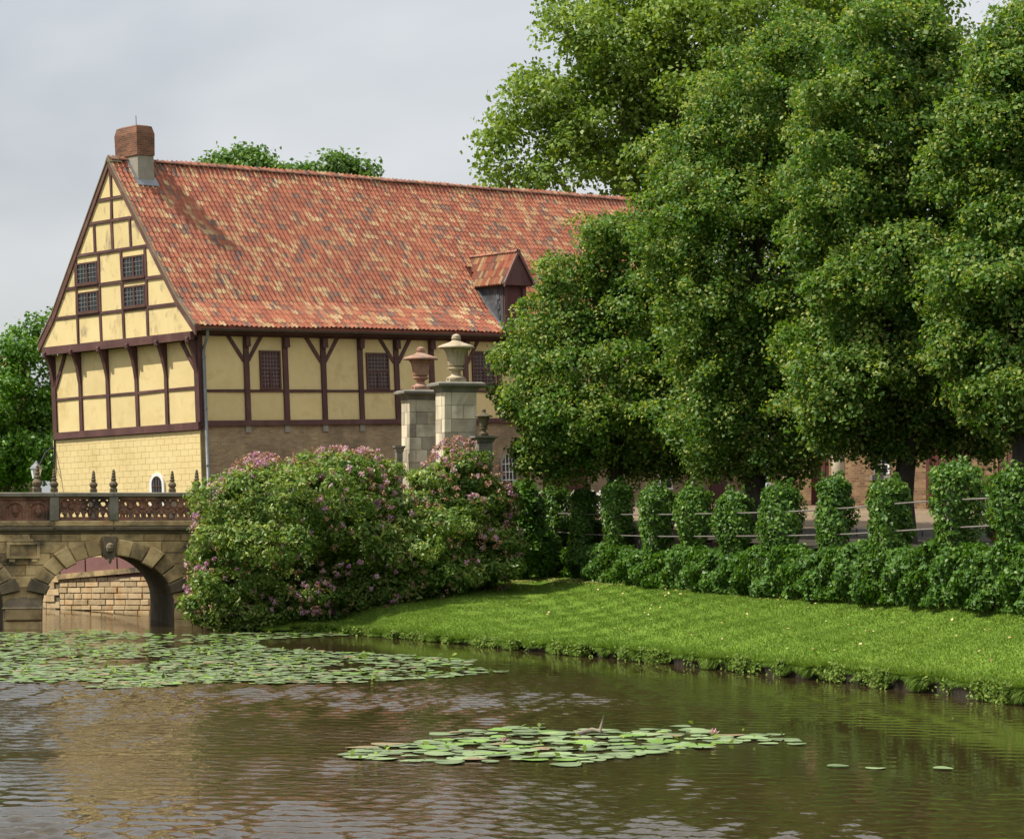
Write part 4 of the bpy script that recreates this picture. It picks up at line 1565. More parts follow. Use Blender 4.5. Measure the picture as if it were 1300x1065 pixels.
# courses of the near face
z = -.5
hs = [.34, .36, .33, .36, .34, .36, .33, .34, .36, .33]
r = 0
while z < ZD - .02:
    h_ = min(hs[r % 10], ZD - z)
    x = -7.2 + (.3 if r % 2 else 0)
    while x < 4.0:
        l_ = random.uniform(.5, 1.15)
        x1 = x + l_
        segs = [(x, x1)]
        for c, h in ARCH:
            g = .42
            u = (z + h_ - SPR) / (RISE + g)
            hw = (h + g) * math.sqrt(max(0, 1 - u * u)) if u > 0 else h + .02
            if z + h_ <= SPR + .1:
                hw = h + .0
            ns = []
            for a, b in segs:
                if u >= 1:
                    ns.append((a, b))
                    continue
                if b <= c - hw or a >= c + hw:
                    ns.append((a, b))
                else:
                    if a < c - hw:
                        ns.append((a, c - hw))
                    if b > c + hw:
                        ns.append((c + hw, b))
            segs = ns
        for a, b in segs:
            if b - a > .1:
                MB().bbox(a + .006, b - .006, -random.uniform(.0, .025), .05, z + .006, z + h_ - .006, .016).build('stone', 'bridge_stone', bridge)
        x = x1
    z += h_
    r += 1
# voussoirs
NV = 15
for ci, (c, h) in enumerate(ARCH[:2]):
    for k in range(NV):
        t0, t1 = math.pi * k / NV + .006, math.pi * (k + 1) / NV - .006
        proud = .16 if k % 3 == 1 else .055
        g0 = -.05 if k % 3 == 1 else 0.0
        g1 = .56 if k % 3 == 1 else .50

        def E(t, g):
            return (c - (h + g) * math.cos(t), SPR + (RISE + g) * math.sin(t))
        tm = (t0 + t1) / 2
        loop = [E(t0, g0), E(tm, g0), E(t1, g0), E(t1, g1), E(tm, g1), E(t0, g1)]
        cx_, cz_ = sum(p[0] for p in loop) / 6, sum(p[1] for p in loop) / 6
        inner = [(cx_ + (p[0] - cx_) * .86, cz_ + (p[1] - cz_) * .86) for p in loop]
        m_ = MB()
        P = [(p[0], .30, p[1]) for p in loop] + [(p[0], -proud * .55, p[1]) for p in loop] + [(p[0], -proud, p[1]) for p in inner]
        m_.poly(P, [(0, 1, 2, 3, 4, 5), (17, 16, 15, 14, 13, 12)] + [(i, (i + 1) % 6, 6 + (i + 1) % 6, 6 + i)[::-1] for i in range(6)] + [(6 + i, 6 + (i + 1) % 6, 12 + (i + 1) % 6, 12 + i)[::-1] for i in range(6)])
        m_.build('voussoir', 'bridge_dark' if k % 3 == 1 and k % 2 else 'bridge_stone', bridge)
    # keystone with a worn mask
    m_ = MB()
    m_.prism([(c - .13, -.2, SPR + RISE - .12), (c + .13, -.2, SPR + RISE - .12), (c + .2, -.2, SPR + RISE + .58), (c - .2, -.2, SPR + RISE + .58)], (0, .25, 0))
    m_.lathe([(.02, -.16), (.10, -.12), (.13, 0), (.11, .10), (.03, .15)], 8, (c, -.2, SPR + RISE + .24))
    m_.lathe([(.015, -.1), (.05, -.02), (.06, .06)], 6, (c, -.2, SPR + RISE - .16))
    m_.build('keystone', 'bridge_dark', bridge)
# stepped pier foot between the arches
MB().bbox(-5.87, -4.74, -.32, .2, .24, .62, .05).build('pier_stone', 'bridge_stone', bridge)
MB().bbox(-5.87, -4.74, -.26, .2, -.7, .22, .03).build('pier_stone', 'bridge_stone', bridge)
MB().prism([(-5.95, -.34, .62), (-4.68, -.34, .62), (-4.9, -.03, .95), (-5.7, -.03, .95)], (0, .2, 0)).build('pier_cap', 'bridge_dark', bridge)
# framed tablet over the pier
tab = MB().box(-5.72, -4.88, -.07, .0, 2.18, 2.56).build('tablet', 'bridge_stone', bridge)
m_ = MB()
for a in ((-5.80, -4.80, 2.54, 2.62), (-5.80, -4.80, 2.12, 2.20), (-5.80, -5.71, 2.20, 2.54), (-4.89, -4.80, 2.20, 2.54)):
    m_.box(a[0], a[1], -.12, -.002, a[2], a[3])
m_.box(-5.6, -5.0, -.11, -.002, 2.64, 2.70).box(-5.72, -5.55, -.1, -.002, 2.02, 2.1).box(-5.05, -4.88, -.1, -.002, 2.02, 2.1)
m_.build('tablet_frame', 'bridge_stone', tab)

POSTX = [-15.6, -13.4, -11.2, -9.0, -6.7, -4.36, -2.55, 0.02, 2.4, 4.8]


def panel_mesh(x0, x1, solid):
    m_ = MB()
    m_.box(x0, x1, .05, .21, 3.90, 3.99).box(x0, x1, .05, .21, 3.26, 3.33)
    if solid:
        m_.box(x0, x1, .10, .20, 3.33, 3.90)
        k = max(2, int((x1 - x0) / .55))
        for i in range(k):
            cx_ = x0 + (x1 - x0) * (i + .5) / k
            w = (x1 - x0) / k * .36
            m_.tube([(cx_ - w, .08, 3.34)] + [(cx_ - w * math.cos(math.pi * q / 8), .08, 3.62 + .2 * math.sin(math.pi * q / 8)) for q in range(9)] + [(cx_ + w, .08, 3.34)], .035, 6)
            m_.lathe([(.05, 0), (.11, .12), (.08, .28), (.03, .36)], 8, (cx_, .09, 3.40))
        return m_
    n = max(3, int(round((x1 - x0) / .40)))
    w = (x1 - x0) / n
    yc = .13
    for i in range(n):
        cx_ = x0 + w * (i + .5)
        # scrolled loops: an arch below, a ring above, leaf-shaped studs between
        m_.tube([(cx_ - w * .5 * math.cos(math.pi * q / 10), yc, 3.34 + .26 * math.sin(math.pi * q / 10)) for q in range(11)], .045, 6)
        m_.tube([(cx_ + .115 * math.cos(2 * math.pi * q / 12), yc, 3.76 + .115 * math.sin(2 * math.pi * q / 12)) for q in range(13)], .042, 6)
        m_.tube([(cx_, yc, 3.33), (cx_, yc, 3.52)], .04, 6)
        m_.lathe([(.03, 0), (.085, .05), (.07, .12), (.02, .18)], 8, (cx_, yc, 3.42))
        xe = x0 + w * i
        m_.tube([(xe, yc, 3.33), (xe, yc, 3.9)], .05, 6)
        m_.lathe([(.03, 0), (.10, .06), (.09, .13), (.02, .2)], 8, (xe, yc, 3.58))
        m_.tube([(xe, yc, 3.9), (cx_ - .09, yc, 3.67)], .032, 6)
        m_.tube([(xe + w, yc, 3.9), (cx_ + .09, yc, 3.67)], .032, 6)
    return m_


def finial_mesh(s=1.0):
    m_ = MB()
    m_.lathe([(.15 * s, 0), (.15 * s, .11 * s), (.12 * s, .14 * s)], 4, square=True)
    m_.lathe([(.08 * s, .14 * s), (.13 * s, .22 * s), (.135 * s, .27 * s), (.09 * s, .33 * s), (.06 * s, .36 * s), (.085 * s, .39 * s), (.085 * s, .42 * s), (.055 * s, .45 * s), (.072 * s, .50 * s), (.05 * s, .55 * s), (.06 * s, .59 * s), (.04 * s, .64 * s), (.045 * s, .67 * s), (.01 * s, .72 * s)], 10)
    return m_


for side, y0 in ((0, 0.0), (1, BW)):
    flip = Matrix.Identity(4) if side == 0 else Matrix.Translation((0, BW, 0)) @ Matrix.Scale(-1, 4, (0, 1, 0))

    def tr(m_):
        if side:
            m_.v = [(v[0], BW - v[1], v[2]) for v in m_.v]
            m_.f = [f[::-1] for f in m_.f]
        return m_
    # each run of coping, base and cornice between posts is its own stone
    for a, b in zip(POSTX[:-1], POSTX[1:]):
        tr(MB().bbox(a + .004, b - .004, -.05, .31, 3.99, 4.125, .02)).build('coping', 'coping_stone', bridge)
        tr(MB().bbox(a + .004, b - .004, .0, .30, 3.08, 3.26, .03)).build('plinth', 'bridge_stone', bridge)
        tr(MB().bbox(a + .004, b - .004, -.13, .30, 2.94, 3.078, .04)).build('cornice', 'moss_stone', bridge)
        tr(MB().bbox(a + .004, b - .004, -.06, .30, 2.862, 2.938, .03)).build('cornice', 'bridge_dark', bridge)
        tr(panel_mesh(a + .13, b - .13, b < -4.2)).build('parapet_panel', 'parapet_red', bridge)
    for i, x in enumerate(POSTX):
        tr(MB().bbox(x - .14, x + .14, -.015, .27, 3.262, 3.988, .015)).build('post', 'coping_stone', bridge)
        if -7 < x < 2:
            big = (i == 5 and side == 1)
            f = finial_mesh(1.25 if big else 1.0)
            f.v = [(v[0] + x, v[1] + (.13 if side == 0 else BW - .13), v[2] + 4.12) for v in f.v]
            f.build('finial', 'moss_stone', bridge)


# ================================================================== GATE PILLARS, URNS
def urn(name, label, mat, pos, H, Rr, group, rot=0):
    u = empty(name, label, 'urn', Matrix.Translation(pos) @ Matrix.Rotation(rot, 4, 'Z'), group)
    m_ = MB()
    m_.lathe([(.40 * Rr * 1.6, 0), (.40 * Rr * 1.6, .07 * H)], 4, square=True)
    m_.lathe([(.52 * Rr, .07 * H), (.52 * Rr, .10 * H), (.30 * Rr, .14 * H), (.23 * Rr, .20 * H), (.24 * Rr, .23 * H), (.38 * Rr, .255 * H), (.46 * Rr, .28 * H), (.46 * Rr, .30 * H), (.30 * Rr, .32 * H)], 20)
    m_.build('foot', mat, u, smooth=False)
    MB().lathe([(.30 * Rr, .31 * H), (.44 * Rr, .35 * H), (.48 * Rr, .42 * H), (.51 * Rr, .52 * H), (.58 * Rr, .62 * H), (.68 * Rr, .675 * H), (.70 * Rr, .70 * H)], 28, flute=.05).build('bowl', mat, u)
    lid = MB().lathe([(.70 * Rr, .70 * H), (.98 * Rr, .70 * H), (1.0 * Rr, .72 * H), (.95 * Rr, .75 * H), (.70 * Rr, .785 * H), (.42 * Rr, .82 * H), (.27 * Rr, .85 * H), (.23 * Rr, .87 * H)], 24).build('lid', mat, u, smooth=True)
    MB().lathe([(.24 * Rr, .885 * H), (.28 * Rr, .91 * H), (.22 * Rr, .93 * H), (.25 * Rr, .95 * H), (.17 * Rr, .98 * H), (.05 * Rr, 1.0 * H)], 14).build('knob', mat, lid, smooth=True)
    return u


PAD = math.atan2(BD.y, BD.x)


def gate_pillar(name, label, pos, w, ztop, rows, group):
    M = frame(pos, BD)
    p = empty(name, label, 'pillar', M, group)
    hw = w / 2
    z0 = pos[2]
    H = ztop - z0
    MB().box(-hw + .03, hw - .03, -hw + .03, hw - .03, 0, H - .2).build('core', 'cap_stone', p)
    z = 0.0
    rh = (H - .32) / rows
    for r in range(rows):
        # corner strip on the sunlit side, then one or two stones across the front
        splits = [-hw, -hw + .24 + (.2 if r % 2 else 0), hw] if r % 3 else [-hw, -hw + .24, 0.1, hw]
        for a, b in zip(splits[:-1], splits[1:]):
            m_ = MB()
            c = .012
            d_ = random.uniform(0, .012)
            m_.bbox(a + .004, b - .004, -hw - d_, -hw + .30, z + .004, z + rh - .004, c)
            m_.build('stone', 'pillar_stone', p)
        for a, b in ((-hw + .3, 0.1), (0.1, hw)) if r % 2 else ((-hw + .3, hw),):
            for sx in (-1, 1):
                MB().box(*sorted((sx * (hw - .2), sx * (hw + .0 + random.uniform(0, .01)))), a + .004, b - .004, z + .004, z + rh - .004).build('stone', 'pillar_stone', p)
        z += rh
    # cap: astragal, cavetto and slab
    m_ = MB()
    q = math.sqrt(2)
    m_.lathe([((hw + .03) * q, z + .002), ((hw + .05) * q, z + .05), ((hw + .06) * q, z + .10), ((hw + .16) * q, z + .17)], 4, square=True)
    m_.build('cap_moulding', 'cap_stone', p)
    m_ = MB()
    m_.lathe([((hw + .20) * q, z + .172), ((hw + .24) * q, z + .20), ((hw + .24) * q, z + .27), ((hw + .14) * q, z + .32)], 4, square=True)
    m_.build('cap', 'cap_stone', p)
    return z0 + z + .32


gp1, gp2 = at(579, 600, 84.0), at(534, 600, 89.0)
zt = gate_pillar('gate_pillar', 'sandstone gate pillar with the larger grey-brown urn, nearer of the two', (gp1.x, gp1.y, 2.6), 1.06, 7.62, 11, 'gate pillars')
urn('stone_urn', 'fluted grey-brown lidded urn on the nearer, taller-looking gate pillar', 'urn_grey', (gp1.x, gp1.y, zt), 1.55, .59, 'urns on the gate pillars', PAD)
zt = gate_pillar('gate_pillar', 'sandstone gate pillar with the reddish urn, farther left of the two', (gp2.x, gp2.y, 2.6), 1.06, 7.56, 11, 'gate pillars')
urn('stone_urn', 'reddish sandstone lidded urn on the left gate pillar', 'urn_red', (gp2.x, gp2.y, zt), 1.48, .59, 'urns on the gate pillars', PAD)
for (px, d, zt, w, lab, ul) in ((614, 83.2, 5.90, .46, 'short dark stone post with small urn right of the gate pillars', 'small dark weathered urn on the short post right of the gate'),
                                (506.5, 88.2, 5.68, .22, 'slim stone post with small cap left of the gate pillars', None)):
    b = at(px, 600, d)
    p = empty('stone_post', lab, 'post', frame((b.x, b.y, 2.6), BD), 'low posts beside the gate')
    h = zt - 2.6
    MB().bbox(-w / 2, w / 2, -w / 2, w / 2, 0, h - .22, .02).build('shaft', 'cap_stone', p)
    q = math.sqrt(2) * w / 2
    MB().lathe([(q * 1.02, h - .22), (q * 1.2, h - .16), (q * 1.3, h - .10), (q * 1.65, h - .06), (q * 1.65, h)], 4, square=True).build('cap', 'cap_stone', p)
    if ul:
        urn('stone_urn', ul, 'moss_stone', (b.x, b.y, zt), .86, .28, None, PAD)

# iron bracket lantern at the gable's far corner
lm = at(46, 600, 93.0)
cn = HM @ Vector((-.02, GW + .05, 5.9))
lan = empty('wall_lantern', 'glass lantern on a wrought iron arm at the gable corner by the tree', 'lantern', Matrix.Translation(lm))
rel = cn - lm
MB().tube([rel + Vector((0, -.02, .45)), rel + Vector((0, -.02, -.75))], .035, 6).build('wall_bar', 'iron', lan)
MB().tube([rel, rel * .85 + Vector((0, 0, .18)), rel * .5 + Vector((0, 0, .28)), rel * .2 + Vector((0, 0, .12)), Vector((0, 0, .42))], .025, 6).build('arm', 'iron', lan)
MB().tube([rel * .9 + Vector((0, 0, -.35)), rel * .6 + Vector((0, 0, -.02)), rel * .45 + Vector((0, 0, .22))], .018, 6).build('scroll', 'iron', lan)
MB().lathe([(.13, -.2), (.20, .14)], 6).build('glass', 'lamp_glass', lan)
MB().lathe([(.24, .14), (.20, .2), (.08, .32), (.03, .42)], 6).build('roof', 'zinc', lan)

# ================================================================== FENCE RAILS, RETAINING WALL
PILLAR_PX = [705, 741, 784, 833, 880, 932, 990, 1058, 1130, 1214, 1292, 1385]
TOP_Y = [622, 626, 618, 623, 624, 631, 621, 613, 616, 595, 602, 590]
HALF_W = [22, 20, 25, 24, 23, 24, 30, 28, 29, 35, 37, 42]


def wall_top(px):
    return ipol(px, (690, 860, 1250, 1400), (2.36, 2.42, 2.92, 3.0))


m_ = MB()
pxs = np.linspace(655, 1420, 24)
for px in pxs:
    x, y = hedge_xy(px)
    q = Vector((x, y, 0)) + HNOR * .35
    for dx, z in ((0, .6), (0, wall_top(px) - .12), (.35, wall_top(px) - .12), (.35, .6)):
        m_.v.append((q.x + HNOR.x * dx, q.y + HNOR.y * dx, z))
for i in range(len(pxs) - 1):
    for k in range(4):
        m_.f.append((4 * i + k, 4 * i + (k + 1) % 4, 4 * i + 4 + (k + 1) % 4, 4 * i + 4 + k))
        m_.m.append(0)
tag(m_.build('retaining_wall', 'bridge_dark'), 'low dark retaining wall hidden behind the ivy hedge', 'wall')

for nm, dy, lab in (('upper', 0, 'upper thin grey rail running through the ivy pillars'), ('lower', 1, 'lower thin grey rail running through the ivy pillars')):
    m_ = MB()
    pts = []
    for px in np.linspace(672, 1420, 30):
        yy = ipol(px, (680, 760, 860, 1000, 1080, 1160, 1250, 1400), ((651, 653, 653, 650, 645, 638, 633, 628) if not dy else (673, 679, 681, 680, 678, 673, 668, 662)))
        x, d = hedge_xy(px)
        pts.append(Vector((x, d, EYE - (yy - HORIZON) / F_PX * d)) - HNOR * .12)
    m_.tube(pts, .022, 6)
    tag(m_.build('fence_rail', 'rail_metal', smooth=True), lab, 'rail')

# white railing and small things in the court
b0, b1 = at(690, 626, 93), at(768, 627, 92)
rl = empty('white_railing', 'low white railing in front of the house doors', 'railing', frame((b0.x, b0.y, 0), b1 - b0))
ln = (b1 - b0).length
MB().box(-.2, ln, -.05, .05, 4.02, 4.12).build('top_rail', 'white_frame', rl)
MB().box(-.2, ln, -.03, .03, 3.65, 3.72).build('mid_rail', 'white_frame', rl)
pm = MB().box(-.05, .05, -.06, .06, 0, .82).mesh('post', 'white_frame')
for i in range(8):
    link('post', pm, rl, Matrix.Translation((-.15 + i * ln / 7, 0, 3.38)))


def motorcycle(pos, xdir):
    M = frame(pos, xdir)
    r = empty('motorcycle', 'dark motorcycle parked in the court behind the rightmost ivy pillars', 'motorcycle', M)
    for x in (-.72, .72):
        w = MB()
        w.tube([(x + .27 * math.cos(a), 0, .31 + .27 * math.sin(a)) for a in np.linspace(0, 2 * math.pi, 19)], .055, 7)
        wo_ = w.build('wheel', 'rubber', r, smooth=True)
        h_ = MB()
        for k in range(6):
            a = k * math.pi / 6
            h_.tube([(x - .22 * math.cos(a), 0, .31 - .22 * math.sin(a)), (x + .22 * math.cos(a), 0, .31 + .22 * math.sin(a))], .012, 5)
        tag(h_.build('spokes', 'chrome', wo_), kind='stuff')
    MB().tube([(-.35, 0, .78), (-.1, 0, .84), (.2, 0, .92), (.42, 0, .86)], [.10, .17, .19, .08], 10).build('tank', 'dark_paint', r, smooth=True)
    MB().tube([(-.85, 0, .86), (-.55, 0, .80), (-.25, 0, .78)], [.07, .13, .13], 8).build('seat', 'rubber', r, smooth=True)
    MB().box(-.28, .25, -.2, .2, .28, .66).build('engine', 'chrome', r)
    for y in (-.1, .1):
        MB().tube([(.72, y, .31), (.45, y, .95)], .03, 6).build('fork', 'chrome', r)
    MB().tube([(.28, -.38, 1.06), (.42, -.12, 1.03), (.42, .12, 1.03), (.28, .38, 1.06)], .02, 6).build('handlebar', 'iron', r)
    MB().lathe([(.02, 0), (.10, .02), (.11, .1), (.04, .16)], 12, (.55, 0, .86)).build('headlight', 'lamp_glass', r, smooth=True)
    MB().prism([(.44, -.2, 1.0), (.44, .2, 1.0), (.34, .13, 1.38), (.34, -.13, 1.38)], (.02, 0, .0)).build('windscreen', 'glass_lit', r)
    MB().tube([(.15, -.22, .3), (-.4, -.24, .32), (-.95, -.24, .42)], .045, 7).build('exhaust', 'chrome', r, smooth=True)


mp_ = at(1268, 620, 86)
motorcycle((mp_.x, mp_.y, court_z(86)), (.75, .66, 0))

# ================================================================== FOLIAGE
def foliage(name, quads, tint, mat, parent):
    o = link(name, quad_mesh(name, quads.reshape(-1, 3), 4, mat, tint), parent)
    return tag(o, kind='stuff')


def px_lobes(lst, d, deep=None):
    out = []
    for l in lst:
        px, py, rx, ry = l[:4]
        dd = d + (l[4] if len(l) > 4 else 0)
        s = F_PX / dd
        c = at(px, py, dd)
        out.append(((c.x, c.y, c.z), (rx / s, (deep or 1.0) * min(rx, ry * 1.3) / s, ry / s)))
    return out


def inv_local(quads, base):
    return quads - np.array(base, float)[None, None, :]


def make_tree(name, label, base, r0, top, lobes, leafmat, bark, sprays, per, spray_r, size, seed, light, group=None, cat='tree', bill=8.0, core=.72, fill=0.0, **kw):
    rng = np.random.default_rng(seed)
    t = empty(name, label, cat, Matrix.Translation(base), group)
    m_ = MB()
    bv = Vector(base)
    tg = [Vector(l[0]) - bv for l in lobes]
    limbs(m_, (0, 0, -.3), Vector(top) - bv, r0, tg, rng)
    m_.build('trunk', bark, t, smooth=True)
    q, ti = crown(billows(lobes, bill, rng, core=core), sprays, per, spray_r, size, rng, light=light, **kw)
    if fill:                                           # leaves on the inner boughs
        k2 = {k: v for k, v in kw.items() if k != 'depth'}
        q2, ti2 = crown(lobes, int(sprays * fill), per, spray_r, size, rng, light=light, depth=(.35, .70), inner=0.0, **k2)
        q, ti = np.concatenate([q, q2]), np.concatenate([ti, ti2])
    foliage('crown', inv_local(q, base), ti, leafmat, t)
    return t


LIMES = [
    ('leafy lime tree covering the house end, leftmost of the lime row', 778, 84, 2.75, .27, 330,
     [(775, 475, 125, 115), (803, 335, 72, 72), (728, 388, 58, 70), (702, 528, 56, 62), (800, 560, 112, 50), (720, 592, 50, 24), (860, 588, 60, 26), (868, 400, 85, 110), (880, 500, 70, 80), (835, 480, 70, 80), (762, 300, 36, 36, -.5), (682, 450, 34, 42), (672, 575, 34, 28)], 1300),
    ('tall lime tree, second in the lime row from the house', 962, 78.5, 2.72, .30, 200,
     [(955, 345, 130, 160), (888, 218, 70, 85), (952, 140, 85, 85), (1032, 92, 88, 88), (1015, 460, 120, 110), (935, 540, 105, 66), (960, 590, 80, 22), (1010, 570, 60, 40), (1050, 255, 100, 120), (930, 440, 90, 90), (1060, 400, 70, 90), (1085, 335, 58, 62, -3.2), (1068, 165, 62, 56, -3.0), (935, 320, 85, 100, 2.2), (960, 240, 80, 70, 1.5), (1110, 250, 48, 44, -3.6), (1105, 470, 56, 40, -3.4), (862, 300, 60, 70), (905, 150, 40, 45), (985, 55, 45, 40)], 1700),
    ('tall lime tree with bare dark trunk visible below the crown', 1148, 72.5, 2.68, .29, 180,
     [(1130, 395, 130, 150), (1125, 205, 112, 150), (1120, 60, 82, 85), (1190, 135, 78, 105), (1085, 500, 92, 78), (1185, 495, 112, 80), (1120, 572, 60, 24), (1230, 560, 60, 26), (1232, 330, 100, 130), (1035, 300, 55, 55, .4), (1062, 440, 52, 50), (1210, 200, 70, 80), (1165, 40, 45, 50), (1212, 78, 44, 48)], 1700),
    ('dark lime tree at the right edge of the picture', 1292, 67.5, 2.66, .27, 220,
     [(1225, 215, 48, 56, .8), (1250, 330, 50, 56, .2), (1222, 440, 52, 60, .6), (1300, 400, 112, 160), (1312, 185, 88, 140), (1318, 55, 66, 80), (1268, 85, 44, 62), (1295, 500, 95, 66), (1390, 300, 120, 190), (1400, 480, 90, 80)], 1300)]
for i, (lab, px, d, z0, r0, topy, lst, ns) in enumerate(LIMES):
    b = at(px, 600, d)
    b.z = z0
    tp = at(px + 6, topy, d)
    make_tree('lime_tree', lab, tuple(b), r0, tuple(tp), px_lobes(lst, d), 'lime_leaf', 'bark', int(ns * 3.75), 42, .40, .135, 20 + i, .17, 'row of lime trees along the terrace', core=.82, fill=.14, thick=.10, spread=.7)
b = at(880, 600, 122)
b.z = 3.6
make_tree('plane_tree', 'huge pale green plane tree rising behind the long roof', tuple(b), .8, tuple(at(870, 40, 122)),
          px_lobes([(682, 195, 66, 56), (716, 132, 74, 80), (775, 62, 84, 86), (862, 18, 140, 130), (785, 200, 110, 78), (905, 150, 150, 120), (1000, 60, 130, 100), (1100, 10, 110, 70), (640, 225, 34, 28), (700, 8, 22, 14), (1190, -25, 70, 60)], 122),
          'plane_leaf', 'bark_pale', 4600, 26, .75, .25, 31, .10, bill=2.6, core=.5, thick=.25, depth=(.45, 1.15), tint_mid=.5)
for k, (lab, px, lst) in enumerate((('treetop peeping over the roof ridge next to the chimney', 300, [(285, 224, 38, 30), (320, 220, 38, 32), (260, 230, 26, 20), (352, 228, 26, 22), (300, 258, 70, 44)]),
                                    ('treetop over the roof ridge, farther from the chimney', 420, [(395, 230, 32, 26), (432, 224, 26, 32), (464, 224, 20, 24), (370, 232, 26, 20), (420, 260, 68, 44)]))):
    b = at(px, 600, 138)
    b.z = 2.2
    make_tree('far_tree', lab, tuple(b), .4, tuple(at(px, 250, 138)), px_lobes(lst, 138), 'far_leaf', 'bark', 900, 30, .6, .25, 40 + k, .08, 'treetops behind the roof', thick=.25, depth=(.6, 1.05))
b = at(5, 600, 108)
b.z = 2.2
make_tree('garden_tree', 'bright green garden tree left of the gable', tuple(b), .25, tuple(at(10, 440, 108)),
          px_lobes([(40, 480, 44, 72), (12, 510, 55, 80), (62, 425, 22, 42), (28, 570, 70, 62), (-45, 540, 80, 110), (28, 425, 22, 34), (70, 520, 30, 60), (75, 590, 34, 34), (0, 470, 30, 30), (45, 400, 12, 14)], 108),
          'left_leaf', 'bark', 2300, 32, .40, .17, 51, .10, bill=5, thick=.15, tint_mid=.5)

# house glimpsed behind the garden tree
hb = at(-40, 600, 150)
fh = empty('far_house', 'red tiled roof glimpsed behind the tree at the left edge', 'house', Matrix.Translation((hb.x, hb.y, 2.2)))
MB().box(-6, 2.2, 0, 8, 0, 6.8).build('wall', 'wing_brick', fh)
MB().prism([(-6.3, -.4, 6.7), (-6.3, 4, 9.9), (-6.3, 8.4, 6.7)], (8.8, 0, 0)).build('roof', 'tile_3', fh)

# ---- rhododendrons
rng = np.random.default_rng(60)


def rhodo(label, lst, d, base_px, sprays, trusses, spent, seed, zone=None):
    rg = np.random.default_rng(seed)
    lob = px_lobes(lst, d, 1.15)
    b = at(base_px[0], base_px[1], d)
    t = empty('rhododendron_bush', label, 'bush', Matrix.Translation(b), 'rhododendrons by the bridge')
    m_ = MB()
    for l in lob:
        e = Vector(l[0]) - b
        m_.tube([(e.x * .5, e.y * .5, -.4), (e.x * .75, e.y * .75, e.z * .5), (e.x, e.y, e.z)], [.07, .05, .02], 6)
    m_.build('stems', 'bark', t)
    q, ti = crown(billows(lob, 7, rg, .34, .58, core=.62), int(sprays * 1.5), 13, .19, .165, rg, up=.45, depth=(.78, 1.05), light=.18, thick=.05, width=.42, spread=.5, tint_mid=.45, droop=.25)
    # clumps of fresher and older growth
    ctr = q.mean(1)
    ti = np.clip(ti + .16 * smooth_noise(ctr, 1.6, seed), 0, 1)
    foliage('foliage', inv_local(q, b), ti, 'rhodo_leaf', t)
    C = np.array([l[0] for l in lob])
    A = np.array([l[1] for l in lob])
    for nm, cnt, mat, sz, per in (('flower_trusses', trusses, 'rhodo_flower', .07, 22), ('spent_trusses', spent, 'spent_flower', .06, 14)):
        o = nrm(rg.normal(0, 1, (cnt * 14, 3)) + np.array([0, -.5, .45]))
        idx = rg.integers(0, len(lob), len(o))
        p = C[idx] + o * A[idx] * rg.uniform(.98, 1.07, (len(o), 1))
        ok = np.ones(len(p), bool)
        for j in range(len(lob)):
            ok &= ~((np.linalg.norm((p - C[j]) / A[j], axis=1) < .97) & (idx != j))
        ok &= p[:, 2] > .5
        # blossom comes in drifts
        ok &= smooth_noise(p, 1.3, seed + 5) + (.6 if nm[0] == 's' else .15) + .05 * (p[:, 2] - 3.2) > rg.uniform(-.6, .8, len(p))
        p, o = p[ok][:cnt], o[ok][:cnt]
        ct = rg.normal(.45, .22, len(p))
        off = nrm(rg.normal(0, 1, (len(p), per, 3)) + .7 * o[:, None]) * rg.uniform(.04, .10, (len(p), per, 1))
        P = (p[:, None] + off + o[:, None] * .05).reshape(-1, 3)
        qq = leaf_quads(P, nrm(off).reshape(-1, 3), sz, .95, 0, .5, rng=rg)
        tt = np.clip(np.repeat(ct, per) + rg.normal(0, .12, len(P)), 0, 1)
        foliage(nm, inv_local(qq, b), tt, mat, t)


rhodo('large rhododendron in pink bloom, spilling over the bridge end into the water',
      [(345, 675, 82, 92), (300, 735, 62, 56), (285, 680, 38, 52), (415, 650, 84, 78), (350, 762, 92, 38), (330, 782, 80, 20, -.5), (395, 780, 30, 22, -.3), (280, 645, 24, 28), (330, 612, 38, 32), (272, 762, 32, 34), (258, 786, 18, 13, -.4)], 79.6, (330, 795), 5200, 210, 260, 61)
rhodo('broad rhododendron with scattered pink blossom, middle of the three, above the lawn edge',
      [(455, 645, 62, 70), (455, 715, 84, 66), (520, 700, 70, 64), (490, 655, 36, 40), (430, 602, 40, 30), (410, 765, 40, 30), (480, 745, 60, 30, -.3), (540, 740, 50, 22, -.3), (560, 715, 46, 46), (468, 598, 24, 26)], 80.6, (480, 770), 4300, 120, 200, 62)
rhodo('upright reddish-tinged rhododendron in front of the gate pillars',
      [(578, 640, 52, 66), (560, 690, 62, 60), (615, 650, 34, 62), (600, 705, 58, 42), (600, 730, 50, 20), (632, 700, 30, 44), (548, 630, 24, 36), (580, 585, 30, 26), (640, 640, 14, 26)], 82.6, (590, 750), 3900, 80, 300, 63)

# leafy shrub between the rhododendrons and the hedge
b = at(664, 720, 86.5)
MAT_SHRUB = 'left_leaf'
t = empty('garden_shrub', 'dense dark green shrub between the rhododendron and the first ivy pillar', 'bush', Matrix.Translation(b))
q, ti = crown(px_lobes([(664, 650, 26, 40), (668, 690, 32, 36), (650, 715, 22, 18), (690, 700, 20, 26)], 86.5), 700, 22, .22, .13, np.random.default_rng(70), depth=(.7, 1.03), light=.08, thick=.06)
foliage('foliage', inv_local(q, b), ti, MAT_SHRUB, t)
m_ = MB()
m_.tube([(0, 0, -.4), (.05, 0, 1.0), (0, .1, 1.8)], [.06, .05, .02], 6)
m_.build('stems', 'bark', t)

